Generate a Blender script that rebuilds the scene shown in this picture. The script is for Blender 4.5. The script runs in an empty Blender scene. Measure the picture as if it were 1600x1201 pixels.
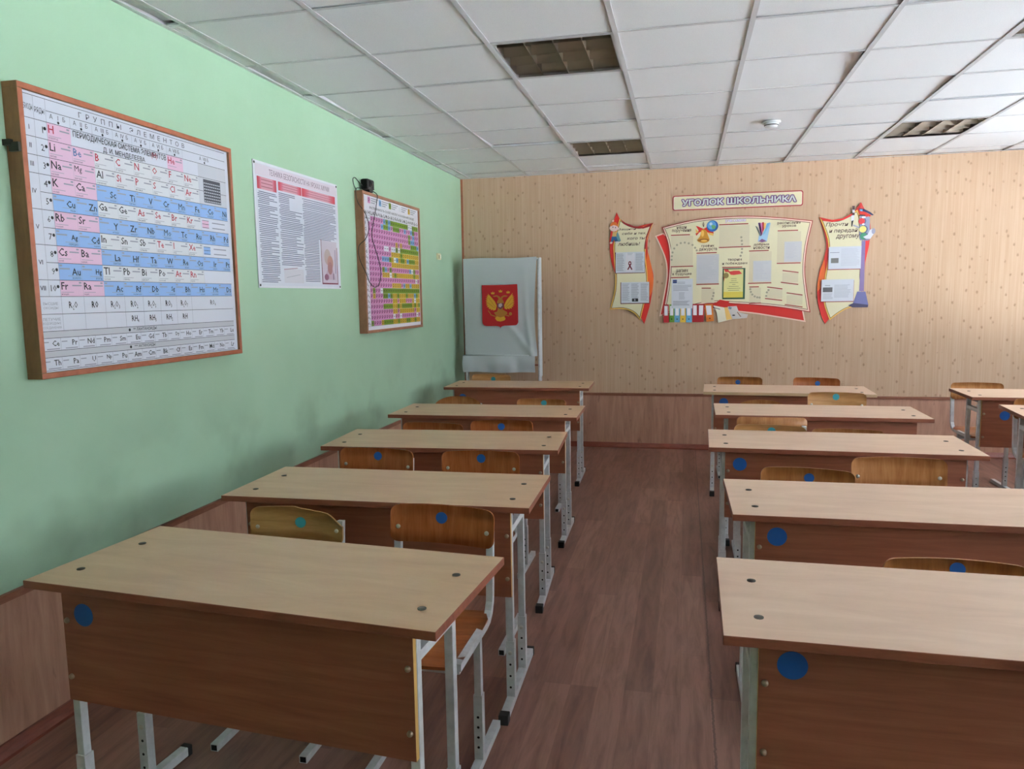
import bpy, bmesh, math, random
from mathutils import Vector, Matrix
from mathutils.geometry import tessellate_polygon
S = bpy.context.scene
COL = S.collection
PI = math.pi

# ------------------------------------------------------------------ camera, sky, exposure
cam_d = bpy.data.cameras.new('camera')
cam = bpy.data.objects.new('camera', cam_d); COL.objects.link(cam)
cam_d.sensor_fit = 'HORIZONTAL'; cam_d.sensor_width = 36.0
cam_d.lens = 1171.30 / 1600 * 36.0
cam_d.clip_start = 0.02
cr = Vector((0.974688, 0.223000, -0.015944)); cu = Vector((-0.010340, 0.116203, 0.993172)); cf = Vector((-0.223330, 0.967868, -0.115568))
cam.matrix_world = Matrix(((cr.x, cu.x, -cf.x, 0), (cr.y, cu.y, -cf.y, 0), (cr.z, cu.z, -cf.z, 1.5117), (0, 0, 0, 1)))
S.camera = cam

W = bpy.data.worlds.new('overcast_sky'); S.world = W; W.use_nodes = True
wn = W.node_tree.nodes; wl = W.node_tree.links
wtc = wn.new('ShaderNodeTexCoord'); wsep = wn.new('ShaderNodeSeparateXYZ'); wl.new(wtc.outputs['Generated'], wsep.inputs[0])
wr = wn.new('ShaderNodeValToRGB'); wl.new(wsep.outputs['Z'], wr.inputs[0])
wr.color_ramp.elements[0].position = 0.0; wr.color_ramp.elements[0].color = (0.90, 0.95, 1.0, 1)
wr.color_ramp.elements[1].position = 1.0; wr.color_ramp.elements[1].color = (0.74, 0.86, 1.0, 1)
wl.new(wr.outputs[0], wn['Background'].inputs[0])
wn['Background'].inputs[1].default_value = 5.5

sun_d = bpy.data.lights.new('bounce_sun', 'SUN'); sun_d.energy = 92.0; sun_d.angle = math.radians(2); sun_d.color = (1.0, 0.98, 0.96)     # added behind the building: bounces off the white ground to brighten the ceiling
bounce_sun = bpy.data.objects.new('bounce_sun', sun_d); COL.objects.link(bounce_sun); bounce_sun.rotation_euler = (math.radians(8), math.radians(-50), 0)
S.view_settings.view_transform = 'Standard'; S.view_settings.look = 'None'
S.view_settings.exposure = 1.02; S.view_settings.gamma = 1.0; S.view_settings.use_curve_mapping = False

# ------------------------------------------------------------------ materials
def lin(c):
    return tuple(((v / 255) / 12.92 if v / 255 <= 0.04045 else ((v / 255 + 0.055) / 1.055) ** 2.4) for v in c)
def base(name, rgb, rough=0.5, metal=0.0, spec=0.5):
    m = bpy.data.materials.new(name); m.use_nodes = True
    b = m.node_tree.nodes['Principled BSDF']
    b.inputs['Base Color'].default_value = (*lin(rgb), 1); b.inputs['Roughness'].default_value = rough
    b.inputs['Metallic'].default_value = metal; b.inputs['Specular IOR Level'].default_value = spec
    return m, m.node_tree.nodes, m.node_tree.links, b
_pm = {}
def pm(rgb, rough=0.5, metal=0.0):
    k = (tuple(rgb), rough, metal)
    if k not in _pm:
        _pm[k] = base('print_%d_%d_%d' % tuple(rgb), rgb, rough, metal)[0]
    return _pm[k]
def ramp(n, stops):
    r = n.new('ShaderNodeValToRGB'); e = r.color_ramp.elements
    while len(e) < len(stops): e.new(0.5)
    for x, (p, c) in zip(e, stops): x.position = p; x.color = (*lin(c), 1)
    return r
def coords(n, l, scale, kind='Object', rot=(0, 0, 0), loc=(0, 0, 0)):
    t = n.new('ShaderNodeTexCoord'); mp = n.new('ShaderNodeMapping')
    mp.inputs['Scale'].default_value = scale; mp.inputs['Rotation'].default_value = rot; mp.inputs['Location'].default_value = loc
    l.new(t.outputs[kind], mp.inputs[0]); return mp.outputs[0]
def noise(n, l, vec, scale, detail=4, rough=0.55, dist=0.0):
    x = n.new('ShaderNodeTexNoise'); x.inputs['Scale'].default_value = scale; x.inputs['Detail'].default_value = detail
    x.inputs['Roughness'].default_value = rough; x.inputs['Distortion'].default_value = dist
    l.new(vec, x.inputs['Vector']); return x.outputs['Fac']
def mixc(n, l, fac, a, b, mode='MIX'):
    x = n.new('ShaderNodeMix'); x.data_type = 'RGBA'; x.blend_type = mode
    for s, v in ((0, fac), (6, a), (7, b)):
        if hasattr(v, 'links') or hasattr(v, 'is_linked'): l.new(v, x.inputs[s])
        elif isinstance(v, (int, float)): x.inputs[s].default_value = v
        else: x.inputs[s].default_value = (*lin(v), 1)
    return x.outputs[2]
def mathn(n, l, op, a, b=None):
    x = n.new('ShaderNodeMath'); x.operation = op
    for i, v in enumerate((a, b)):
        if v is None: continue
        if isinstance(v, (int, float)): x.inputs[i].default_value = v
        else: l.new(v, x.inputs[i])
    return x.outputs[0]
def bump(n, l, b, h, strength=0.1, dist=0.002):
    x = n.new('ShaderNodeBump'); x.inputs['Strength'].default_value = strength; x.inputs['Distance'].default_value = dist
    l.new(h, x.inputs['Height']); l.new(x.outputs[0], b.inputs['Normal'])
def wood(name, dark, mid, light, scale=(1.2, 14, 14), rough=0.42, kind='Object', rot=(0, 0, 0), detail=5, spec=0.5, ns=3.0):
    m, n, l, b = base(name, mid, rough, spec=spec)
    v = coords(n, l, scale, kind, rot)
    f = noise(n, l, v, ns, detail, 0.6, 0.6)
    r = ramp(n, [(0.28, dark), (0.5, mid), (0.74, light)]); l.new(f, r.inputs[0])
    l.new(r.outputs[0], b.inputs['Base Color']); bump(n, l, b, f, 0.06, 0.001)
    return m

M = {}
M['beech'] = wood('beech_laminate', (192, 154, 120), (201, 164, 130), (209, 174, 140), (1.1, 5, 5), 0.36, rot=(0, 0, 0.35))
M['beech_lit'] = wood('beech_laminate_lit', (207, 172, 147), (215, 181, 156), (223, 191, 167), (1.1, 5, 5), 0.38, rot=(0, 0, 0.35))  # same laminate, window light put into the colour of the right-hand tops
M['edge'] = wood('edge_band', (118, 62, 42), (134, 74, 52), (146, 84, 60), (3, 20, 20), 0.45)
M['edge_beige'] = wood('edge_band_beige', (180, 150, 116), (190, 160, 126), (200, 170, 136), (3, 20, 20), 0.45)
M['panel'] = wood('walnut_laminate', (128, 72, 50), (143, 83, 59), (157, 95, 69), (1.0, 16, 16), 0.42)
M['panel_edge'] = pm((214, 170, 96), 0.5)
M['ply'] = wood('plywood_red', (138, 74, 36), (160, 90, 48), (178, 108, 62), (18, 3, 2.2), 0.25)
M['ply_brown'] = wood('plywood_brown', (130, 78, 36), (154, 98, 50), (176, 118, 66), (18, 3, 2.2), 0.32)
M['ply_gold'] = wood('plywood_gold', (158, 100, 56), (178, 120, 72), (196, 140, 90), (18, 3, 2.2), 0.27)
M['ply_pine'] = wood('plywood_pine', (174, 120, 72), (194, 142, 90), (208, 160, 108), (2.2, 3, 16), 0.34)
M['bolt'] = pm((168, 150, 130), 0.35, 1.0)
M['ply_old'] = wood('plywood_old', (150, 112, 62), (172, 132, 78), (188, 148, 92), (2.2, 3, 16), 0.34)
M['seat_ply'] = wood('plywood_seat', (140, 76, 38), (166, 96, 54), (184, 112, 66), (3, 16, 3), 0.3)
m, n, l, b = base('white_enamel', (205, 206, 208), 0.38)
f = noise(n, l, coords(n, l, (1, 1, 1)), 30, 3); r = ramp(n, [(0.3, (192, 192, 194)), (0.6, (210, 211, 213))]); l.new(f, r.inputs[0]); l.new(r.outputs[0], b.inputs['Base Color']); M['white'] = m
M['cap'] = pm((28, 27, 28), 0.6)
M['hole'] = pm((14, 13, 13), 0.9)
M['steel'] = pm((200, 196, 188), 0.3, 1.0)
M['screw'] = pm((70, 66, 60), 0.45, 0.6)
M['blue'] = pm((14, 84, 158), 0.5)
M['cyan'] = pm((52, 150, 166), 0.5)
M['frame1'] = wood('frame_orange', (150, 82, 56), (166, 94, 66), (176, 104, 74), (6, 6, 6), 0.4)
M['frame_side'] = wood('frame_brown', (118, 78, 44), (134, 90, 54), (146, 100, 62), (10, 3, 3), 0.45)
M['frame2'] = wood('frame_tan', (140, 96, 72), (154, 106, 80), (164, 116, 88), (6, 6, 6), 0.45)
M['cloth'] = None
m, n, l, b = base('grey_white_cloth', (196, 200, 204), 0.85)
b.inputs['Sheen Weight'].default_value = 0.2
f = noise(n, l, coords(n, l, (90, 90, 90)), 6, 2); bump(n, l, b, f, 0.1, 0.001); M['cloth'] = m

# green painted wall with scuffs above the dado
m, n, l, b = base('green_paint', (168, 206, 172), 0.55)
v = coords(n, l, (1, 1, 1))
f1 = noise(n, l, v, 1.6, 4); r = ramp(n, [(0.35, (157, 190, 161)), (0.65, (164, 196, 169))]); l.new(f1, r.inputs[0])
sx = n.new('ShaderNodeSeparateXYZ'); l.new(v, sx.inputs[0])
mr = n.new('ShaderNodeMapRange'); mr.interpolation_type = 'SMOOTHSTEP'
for i, x in enumerate((1.16, 0.62, 0.0, 1.0)): mr.inputs[i + 1].default_value = x
l.new(sx.outputs['Z'], mr.inputs[0])
f2 = noise(n, l, coords(n, l, (1, 1.0, 1.1)), 2.3, 3, 0.5, 0.1)
r2 = ramp(n, [(0.5, (0, 0, 0)), (0.72, (255, 255, 255))]); l.new(f2, r2.inputs[0])
smf = mathn(n, l, 'MULTIPLY', mathn(n, l, 'MULTIPLY', mr.outputs[0], r2.outputs[0]), 0.5)
c1 = mixc(n, l, smf, r.outputs[0], (96, 106, 84))
f3 = noise(n, l, coords(n, l, (1, 60, 60)), 3.0, 2, 0.5); r3 = ramp(n, [(0.74, (0, 0, 0)), (0.78, (255, 255, 255))]); l.new(f3, r3.inputs[0])
c2 = mixc(n, l, mathn(n, l, 'MULTIPLY', mathn(n, l, 'MULTIPLY', mr.outputs[0], r3.outputs[0]), 0.4), c1, (70, 80, 72))
l.new(c2, b.inputs['Base Color']); bump(n, l, b, noise(n, l, v, 40, 3), 0.08, 0.003); M['green'] = m

# cork-look wallpaper with vertical fibres and knots
m, n, l, b = base('fibre_wallpaper', (196, 164, 128), 0.75, spec=0.25)
fa = noise(n, l, coords(n, l, (26, 26, 0.5)), 3.0, 4, 0.6); ra = ramp(n, [(0.32, (188, 156, 129)), (0.52, (194, 163, 137)), (0.7, (200, 170, 145))]); l.new(fa, ra.inputs[0])
vo = n.new('ShaderNodeTexVoronoi'); vo.voronoi_dimensions = '2D'; vo.inputs['Scale'].default_value = 1.0; vo.inputs['Randomness'].default_value = 1.0
sw = n.new('ShaderNodeSeparateXYZ'); l.new(coords(n, l, (12.5, 12.5, 8.0)), sw.inputs[0]); cw_ = n.new('ShaderNodeCombineXYZ'); l.new(sw.outputs['X'], cw_.inputs[0]); l.new(sw.outputs['Z'], cw_.inputs[1]); l.new(cw_.outputs[0], vo.inputs['Vector'])
rk = ramp(n, [(0.05, (255, 255, 255)), (0.14, (0, 0, 0))]); l.new(mathn(n, l, 'ADD', vo.outputs['Distance'], mathn(n, l, 'MULTIPLY', mathn(n, l, 'SUBTRACT', noise(n, l, coords(n, l, (1, 1, 1)), 70, 3), 0.5), 0.16)), rk.inputs[0])
kn = noise(n, l, coords(n, l, (3, 3, 3)), 3, 3); rkn = ramp(n, [(0.46, (0, 0, 0)), (0.52, (255, 255, 255))]); l.new(kn, rkn.inputs[0])
kf = mathn(n, l, 'MULTIPLY', mathn(n, l, 'MULTIPLY', rk.outputs[0], rkn.outputs[0]), 0.5)
l.new(mixc(n, l, kf, ra.outputs[0], (120, 86, 58)), b.inputs['Base Color']); bump(n, l, b, fa, 0.1, 0.001); M['paper'] = m

# pinkish laminate dado
m, n, l, b = base('dado_laminate', (160, 116, 92), 0.5)
fa = noise(n, l, coords(n, l, (9, 9, 0.9)), 3.0, 5, 0.6, 0.5); ra = ramp(n, [(0.3, (164, 120, 100)), (0.5, (182, 137, 115)), (0.7, (196, 152, 128))]); l.new(fa, ra.inputs[0])
fb = noise(n, l, coords(n, l, (9, 9, 3.2)), 2.2, 2, 0.5, 1.2); rb = ramp(n, [(0.66, (0, 0, 0)), (0.76, (255, 255, 255))]); l.new(fb, rb.inputs[0])
l.new(mixc(n, l, mathn(n, l, 'MULTIPLY', rb.outputs[0], 0.45), ra.outputs[0], (98, 58, 42)), b.inputs['Base Color']); M['dado'] = m
M['rail'] = wood('dado_rail', (122, 74, 54), (138, 86, 64), (150, 98, 74), (4, 4, 20), 0.45)
M['skirt'] = wood('skirting', (112, 52, 36), (128, 62, 44), (140, 72, 52), (4, 4, 20), 0.4)

# plank-print linoleum
m, n, l, b = base('plank_linoleum', (122, 80, 66), 0.42)
br = n.new('ShaderNodeTexBrick'); br.offset = 0.37; br.offset_frequency = 3; br.squash = 1.0
v = coords(n, l, (1, 1, 1), rot=(0, 0, PI / 2)); l.new(v, br.inputs['Vector'])
for k, x in (('Scale', 1.0), ('Mortar Size', 0.0012), ('Mortar Smooth', 0.3), ('Bias', 0.0), ('Brick Width', 0.92), ('Row Height', 0.105)): br.inputs[k].default_value = x
br.inputs['Color1'].default_value = (0, 0, 0, 1); br.inputs['Color2'].default_value = (1, 1, 1, 1); br.inputs['Mortar'].default_value = (0.35, 0.35, 0.35, 1)
rp = ramp(n, [(0.0, (125, 85, 73)), (0.5, (139, 97, 84)), (1.0, (153, 110, 95))]); l.new(br.outputs['Color'], rp.inputs[0])
fg = noise(n, l, coords(n, l, (8, 0.9, 1)), 3.4, 5, 0.6, 0.6); rg = ramp(n, [(0.3, (200, 192, 188)), (0.6, (255, 255, 255))]); l.new(fg, rg.inputs[0])
c = mixc(n, l, 1.0, rp.outputs[0], rg.outputs[0], 'MULTIPLY')
sx = n.new('ShaderNodeSeparateXYZ'); l.new(coords(n, l, (1, 1, 1)), sx.inputs[0])
wob = noise(n, l, coords(n, l, (1, 30, 1)), 2.0, 2)
d = mathn(n, l, 'ABSOLUTE', mathn(n, l, 'SUBTRACT', mathn(n, l, 'ADD', sx.outputs['X'], mathn(n, l, 'MULTIPLY', mathn(n, l, 'SUBTRACT', wob, 0.5), 0.012)), 0.115))
seam = mathn(n, l, 'LESS_THAN', d, 0.004)
c = mixc(n, l, mathn(n, l, 'MULTIPLY', seam, 0.6), c, (52, 32, 28))
sp = noise(n, l, coords(n, l, (9, 4, 1)), 3.0, 3); rs = ramp(n, [(0.75, (0, 0, 0)), (0.79, (255, 255, 255))]); l.new(sp, rs.inputs[0])
c = mixc(n, l, mathn(n, l, 'MULTIPLY', rs.outputs[0], 0.35), c, (60, 36, 30))
l.new(c, b.inputs['Base Color']); bump(n, l, b, fg, 0.05, 0.001); M['lino'] = m

m, n, l, b = base('mineral_tile', (236, 237, 240), 0.9, spec=0.2)
f = noise(n, l, coords(n, l, (1, 1, 1)), 260, 2); r = ramp(n, [(0.3, (236, 237, 241)), (0.48, (248, 249, 252))]); l.new(f, r.inputs[0]); l.new(r.outputs[0], b.inputs['Base Color'])
bump(n, l, b, f, 0.25, 0.002); M['tile'] = m
M['grid'] = pm((214, 214, 218), 0.45)
M['void'] = pm((58, 56, 56), 0.9)
M['plaster'] = pm((196, 200, 190), 0.8)
M['mirror'] = base('louvre_aluminium', (190, 178, 166), 0.3, 1.0)[0]
M['reflector'] = base('reflector_aluminium', (172, 160, 150), 0.28, 1.0)[0]
M['tube_glass'] = pm((238, 240, 240), 0.15)
M['pvc'] = pm((236, 238, 240), 0.35)
g = bpy.data.materials.new('window_glass'); g.use_nodes = True; gn = g.node_tree.nodes; gl = g.node_tree.links
gn.remove(gn['Principled BSDF']); tr = gn.new('ShaderNodeBsdfTransparent'); tr.inputs[0].default_value = (0.93, 0.95, 0.95, 1)
go = gn.new('ShaderNodeBsdfGlossy'); go.inputs['Roughness'].default_value = 0.02; mx = gn.new('ShaderNodeMixShader'); mx.inputs[0].default_value = 0.06
gl.new(tr.outputs[0], mx.inputs[1]); gl.new(go.outputs[0], mx.inputs[2]); gl.new(mx.outputs[0], gn['Material Output'].inputs[0]); M['glass'] = g
M['ground_white'] = wood('bounce_white_ground', (226, 230, 236), (236, 239, 243), (244, 246, 249), (0.3, 0.3, 0.3), 0.9)  # unseen ground made white as a reflector, lifting light onto the ceiling

# ------------------------------------------------------------------ mesh helpers
_glyph = {}
def text_mesh(s, shear=0.0, bold=0.0, res=1, space=1.0):
    k = (s, shear, bold, res, space)
    if k not in _glyph:
        c = bpy.data.curves.new('lettering', 'FONT'); c.body = s; c.resolution_u = res; c.shear = shear; c.offset = bold; c.space_character = space
        o = bpy.data.objects.new('lettering', c); me = o.to_mesh()
        V = [(v.co.x, v.co.y) for v in me.vertices]; F = [tuple(p.vertices) for p in me.polygons]
        o.to_mesh_clear(); bpy.data.objects.remove(o); bpy.data.curves.remove(c)
        xs = [v[0] for v in V] or [0, 1]; ys = [v[1] for v in V] or [0, 1]
        _glyph[k] = (V, F, min(xs), max(xs), min(ys), max(ys))
    return _glyph[k]

class G:
    """collects faces for one mesh object; P maps (u, v, n) of flat art into the object's space"""
    def __init__(s, P=None): s.v = []; s.f = []; s.m = []; s.mats = []; s.sm = []; s.P = P
    def mi(s, mat):
        if mat not in s.mats: s.mats.append(mat)
        return s.mats.index(mat)
    def face(s, pts, mat, smooth=False):
        i = len(s.v); s.v += [tuple(p) for p in pts]; k = s.mi(mat)
        for q in (tessellate_polygon([[Vector(p) for p in pts]]) if len(pts) > 4 else [range(len(pts))]): s.f.append(tuple(i + w for w in q)); s.m.append(k); s.sm.append(smooth)
    def grid(s, rows, mat, smooth=True, closed=False):
        i = len(s.v); nr, nc = len(rows), len(rows[0])
        for r in rows: s.v += [tuple(p) for p in r]
        for a in range(nr - 1):
            for c in range(nc if closed else nc - 1):
                d = (c + 1) % nc
                s.f.append((i + a * nc + c, i + a * nc + d, i + (a + 1) * nc + d, i + (a + 1) * nc + c)); s.m.append(s.mi(mat)); s.sm.append(smooth)
    def box(s, x0, x1, y0, y1, z0, z1, mat, top=None, front=None):
        p = [(x0, y0, z0), (x1, y0, z0), (x1, y1, z0), (x0, y1, z0), (x0, y0, z1), (x1, y0, z1), (x1, y1, z1), (x0, y1, z1)]
        i = len(s.v); s.v += p
        for q, mt in (((3, 2, 1, 0), mat), ((4, 5, 6, 7), top or mat), ((0, 1, 5, 4), front or mat), ((1, 2, 6, 5), mat), ((2, 3, 7, 6), mat), ((3, 0, 4, 7), mat)):
            s.f.append(tuple(i + k for k in q)); s.m.append(s.mi(mt)); s.sm.append(False)
    def prism(s, pts, n0, n1, mat, side=None):
        """flat outline (u, v) between depths n0 and n1 (n1 faces the viewer)"""
        a = [s.P(u, v, n0) for u, v in pts]; c = [s.P(u, v, n1) for u, v in pts]
        s.face(c, mat); s.face(a[::-1], side or mat)
        for k in range(len(pts)):
            j = (k + 1) % len(pts); s.face([a[k], a[j], c[j], c[k]], side or mat)
    def flat(s, pts, n, mat): s.face([s.P(u, v, n) for u, v in pts], mat)
    def rect(s, u0, v0, u1, v1, n, mat): s.flat([(u0, v0), (u1, v0), (u1, v1), (u0, v1)], n, mat)
    def line(s, a, b, w, n, mat):
        dx, dy = b[0] - a[0], b[1] - a[1]; L = math.hypot(dx, dy) or 1; ox, oy = -dy / L * w / 2, dx / L * w / 2
        s.flat([(a[0] + ox, a[1] + oy), (a[0] - ox, a[1] - oy), (b[0] - ox, b[1] - oy), (b[0] + ox, b[1] + oy)], n, mat)
    def disc(s, cx, cy, rx, n, mat, ry=None, k=20, a0=0): s.flat([(cx + rx * math.cos(2 * PI * i / k + a0), cy + (ry or rx) * math.sin(2 * PI * i / k + a0)) for i in range(k)], n, mat)
    def text(s, t, u0, v0, u1, v1, n, mat, shear=0.0, bold=0.0, slope=0.0, res=1, space=1.0, keep=None):
        """lettering stretched into the box u0..u1, v0..v1 (keep = 'l', 'r' or 'c': natural width, so aligned)"""
        V, F, a, c, d, e = text_mesh(t, shear, bold, res, space)
        if not F: return
        sv = (v1 - v0) / (e - d)
        if keep:
            w = min((c - a) * sv, u1 - u0)
            if keep == 'l': u1 = u0 + w
            elif keep == 'r': u0 = u1 - w
            else: mid = (u0 + u1) / 2; u0, u1 = mid - w / 2, mid + w / 2
        su = (u1 - u0) / (c - a); i = len(s.v); k = s.mi(mat)
        for x, y in V:
            u = u0 + (x - a) * su; s.v.append(tuple(s.P(u, v0 + (y - d) * sv + slope * (u - u0), n)))
        for q in F: s.f.append(tuple(i + w for w in q)); s.m.append(k); s.sm.append(False)
    def sweep(s, path, h, x0, x1, mat):
        """square bar following a path in the YZ plane, h = half thickness in the plane, x0..x1 its width"""
        n = len(path); L = []; R = []
        for i, (y, z) in enumerate(path):
            t = []
            if i > 0: t.append(Vector((y - path[i - 1][0], z - path[i - 1][1])).normalized())
            if i < n - 1: t.append(Vector((path[i + 1][0] - y, path[i + 1][1] - z)).normalized())
            d = sum(t, Vector((0, 0))).normalized(); nn = Vector((-d.y, d.x)); k = h / max(0.3, nn.dot(Vector((-t[0].y, t[0].x))))
            L.append((y + nn.x * k, z + nn.y * k)); R.append((y - nn.x * k, z - nn.y * k))
        for i in range(n - 1):
            a, b, c, d = L[i], L[i + 1], R[i + 1], R[i]
            s.face([(x0, *a), (x1, *a), (x1, *b), (x0, *b)], mat); s.face([(x0, *c), (x1, *c), (x1, *d), (x0, *d)], mat)
            s.face([(x0, *a), (x0, *b), (x0, *c), (x0, *d)], mat); s.face([(x1, *b), (x1, *a), (x1, *d), (x1, *c)], mat)
        for i in (0, n - 1): s.face([(x0, *L[i]), (x1, *L[i]), (x1, *R[i]), (x0, *R[i])], mat)
    def cyl(s, p0, p1, r, mat, k=12, r1=None, cap=True):
        p0, p1 = Vector(p0), Vector(p1); d = (p1 - p0).normalized(); a = d.orthogonal().normalized(); c = d.cross(a)
        ring = lambda p, q: [p + (a * math.cos(2 * PI * i / k) + c * math.sin(2 * PI * i / k)) * q for i in range(k)]
        A, B = ring(p0, r), ring(p1, r if r1 is None else r1); s.grid([A, B], mat, True, True)
        if cap: s.face(A[::-1], mat); s.face(B, mat)
    def wire(s, pts, r, mat, k=6):
        pts = [Vector(p) for p in pts]; rows = []
        for i, p in enumerate(pts):
            d = (pts[min(i + 1, len(pts) - 1)] - pts[max(i - 1, 0)]).normalized(); a = d.cross(Vector((0.31, 0.2, 0.93))).normalized(); c = d.cross(a)
            rows.append([p + (a * math.cos(2 * PI * j / k) + c * math.sin(2 * PI * j / k)) * r for j in range(k)])
        s.grid(rows, mat, True, True)
    def dome(s, c, axis, r, h, mat, k=12, steps=4):
        c, axis = Vector(c), Vector(axis).normalized(); a = axis.orthogonal().normalized(); d = axis.cross(a)
        rows = [[c + axis * (h * math.sin(t * PI / 2 / steps)) + (a * math.cos(2 * PI * j / k) + d * math.sin(2 * PI * j / k)) * (r * max(0.02, math.cos(t * PI / 2 / steps))) for j in range(k)] for t in range(steps + 1)]
        s.grid(rows, mat, True, True); s.face(rows[-1], mat)
    def mesh(s, name, bevel=0.0, weld=True):
        me = bpy.data.meshes.new(name); me.from_pydata(s.v, [], s.f)
        for mt in s.mats: me.materials.append(mt)
        me.polygons.foreach_set('material_index', s.m); me.polygons.foreach_set('use_smooth', s.sm)
        if weld or bevel:
            bm = bmesh.new(); bm.from_mesh(me)
            if weld: bmesh.ops.remove_doubles(bm, verts=bm.verts, dist=1e-5)
            if bevel:
                ed = [e for e in bm.edges if len(e.link_faces) == 2 and e.calc_face_angle(0) > 0.5]
                bmesh.ops.bevel(bm, geom=ed, offset=bevel, segments=2, affect='EDGES', profile=0.5, clamp_overlap=True)
            bm.to_mesh(me); bm.free()
        me.update(); return me
    def obj(s, name, parent=None, loc=(0, 0, 0), bevel=0.0, weld=True):
        o = bpy.data.objects.new(name, s.mesh(name, bevel, weld)); COL.objects.link(o); o.location = loc
        if parent: o.parent = parent
        return o

def link(name, me, parent=None, loc=(0, 0, 0), rot=(0, 0, 0)):
    o = bpy.data.objects.new(name, me); COL.objects.link(o); o.location = loc; o.rotation_euler = rot
    if parent: o.parent = parent
    return o
def tag(o, label, cat, group=None):
    o['label'] = label; o['category'] = cat
    if group: o['group'] = group
    return o
def thing(name, label, cat, loc=(0, 0, 0), rz=0.0, group=None):
    o = bpy.data.objects.new(name, None); COL.objects.link(o); o.location = loc; o.rotation_euler = (0, 0, rz); o.empty_display_size = 0.1
    return tag(o, label, cat, group)
def struct(o): o['kind'] = 'structure'; return o
def spl(pts, k=6):
    """smooth curve through the points (last one left out)"""
    out = []; n = len(pts)
    for i in range(n - 1):
        p0, p1, p2, p3 = pts[max(i - 1, 0)], pts[i], pts[i + 1], pts[min(i + 2, n - 1)]
        for j in range(k):
            t = j / k
            out.append(tuple(0.5 * (2 * b + (c - a) * t + (2 * a - 5 * b + 4 * c - d) * t * t + (3 * b - a - 3 * c + d) * t ** 3) for a, b, c, d in zip(p0, p1, p2, p3)))
    return out
def outline(*segs): return [p for s in segs for p in spl(list(s))]
def inset(pts, d):
    """outline moved inwards by d"""
    A = sum(pts[i - 1][0] * pts[i][1] - pts[i][0] * pts[i - 1][1] for i in range(len(pts))); sg = 1 if A > 0 else -1
    out = []
    for i in range(len(pts)):
        a, p, c = Vector(pts[i - 1]), Vector(pts[i]), Vector(pts[(i + 1) % len(pts)])
        n1 = Vector((-(p - a).y, (p - a).x)).normalized(); n2 = Vector((-(c - p).y, (c - p).x)).normalized(); nn = n1 + n2
        if nn.length < 1e-6: nn = n1
        nn.normalize(); k = min(3.0, 1 / max(0.3, nn.dot(n1))); out.append(tuple(p + nn * (sg * d * k)))
    return out
def rrect(u0, v0, u1, v1, r, k=5):
    out = []
    for cx, cy, a in ((u1 - r, v1 - r, 0), (u0 + r, v1 - r, 1), (u0 + r, v0 + r, 2), (u1 - r, v0 + r, 3)):
        out += [(cx + r * math.cos((a + i / k) * PI / 2), cy + r * math.sin((a + i / k) * PI / 2)) for i in range(k + 1)]
    return out

# ------------------------------------------------------------------ room shell
XL, XR, YB, YF, H = -2.2244, 3.80, 7.4656, -1.9, 2.7057
T = 0.2
def sbox(name, x0, x1, y0, y1, z0, z1, mat):
    q = G(); q.box(x0, x1, y0, y1, z0, z1, mat); return struct(q.obj(name))
floor = sbox('floor', XL - T, XR + T, YF - T, YB + T, -0.15, 0, M['lino'])
sbox('wall_left', XL - T, XL, YF - T, YB + T, 0, 3.0, M['green'])
sbox('wall_back', XL, XR + T, YB, YB + T, 0, 3.0, M['paper'])
sbox('wall_front', XL, XR + T, YF - T, YF, 0, 3.0, M['green'])
# window wall on the right
WIN = [(-.25, 1.55), (2.4, 4.2), (5.0, 6.8)]  # first opening is an unseen window added to light the desk fronts
SILL, HEAD = 0.88, 2.46
q = G(); ys = [YF] + [y for w in WIN for y in w] + [YB]
for i in range(0, len(ys), 2): q.box(XR, XR + T, ys[i], ys[i + 1], 0, 3.0, M['plaster'])
for a, c in WIN:
    q.box(XR, XR + T, a, c, 0, SILL, M['plaster']); q.box(XR, XR + T, a, c, HEAD, 3.0, M['plaster'])
struct(q.obj('wall_right', weld=False))
for i, (a, c) in enumerate(WIN):
    o = bpy.data.objects.new('window_%d' % (i + 1), None); COL.objects.link(o); o.location = (XR + 0.1, a, SILL); struct(o)
    w, h = c - a, HEAD - SILL; q = G()
    for y0, y1, z0, z1 in ((0, w, 0, .06), (0, w, h - .06, h), (0, .06, .06, h - .06), (w - .06, w, .06, h - .06), (w / 2 - .05, w / 2 + .05, .06, h - .06)): q.box(-.035, .035, y0, y1, z0, z1, M['pvc'])
    q.obj('window_frame', o, weld=False)
    for y0, y1 in ((.06, w / 2 - .05), (w / 2 + .05, w - .06)):
        q = G(); q.box(-.004, .004, y0, y1, .06, h - .06, M['glass']); q.obj('pane', o)
    q = G(); q.box(-.28, -.035, -.04, w + .04, -.03, 0, M['pvc']); q.obj('window_sill', o, bevel=.004)
sbox('ground', XR + T + 0.05, 40, -25, 35, -0.9, -0.7, M['ground_white'])

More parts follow.
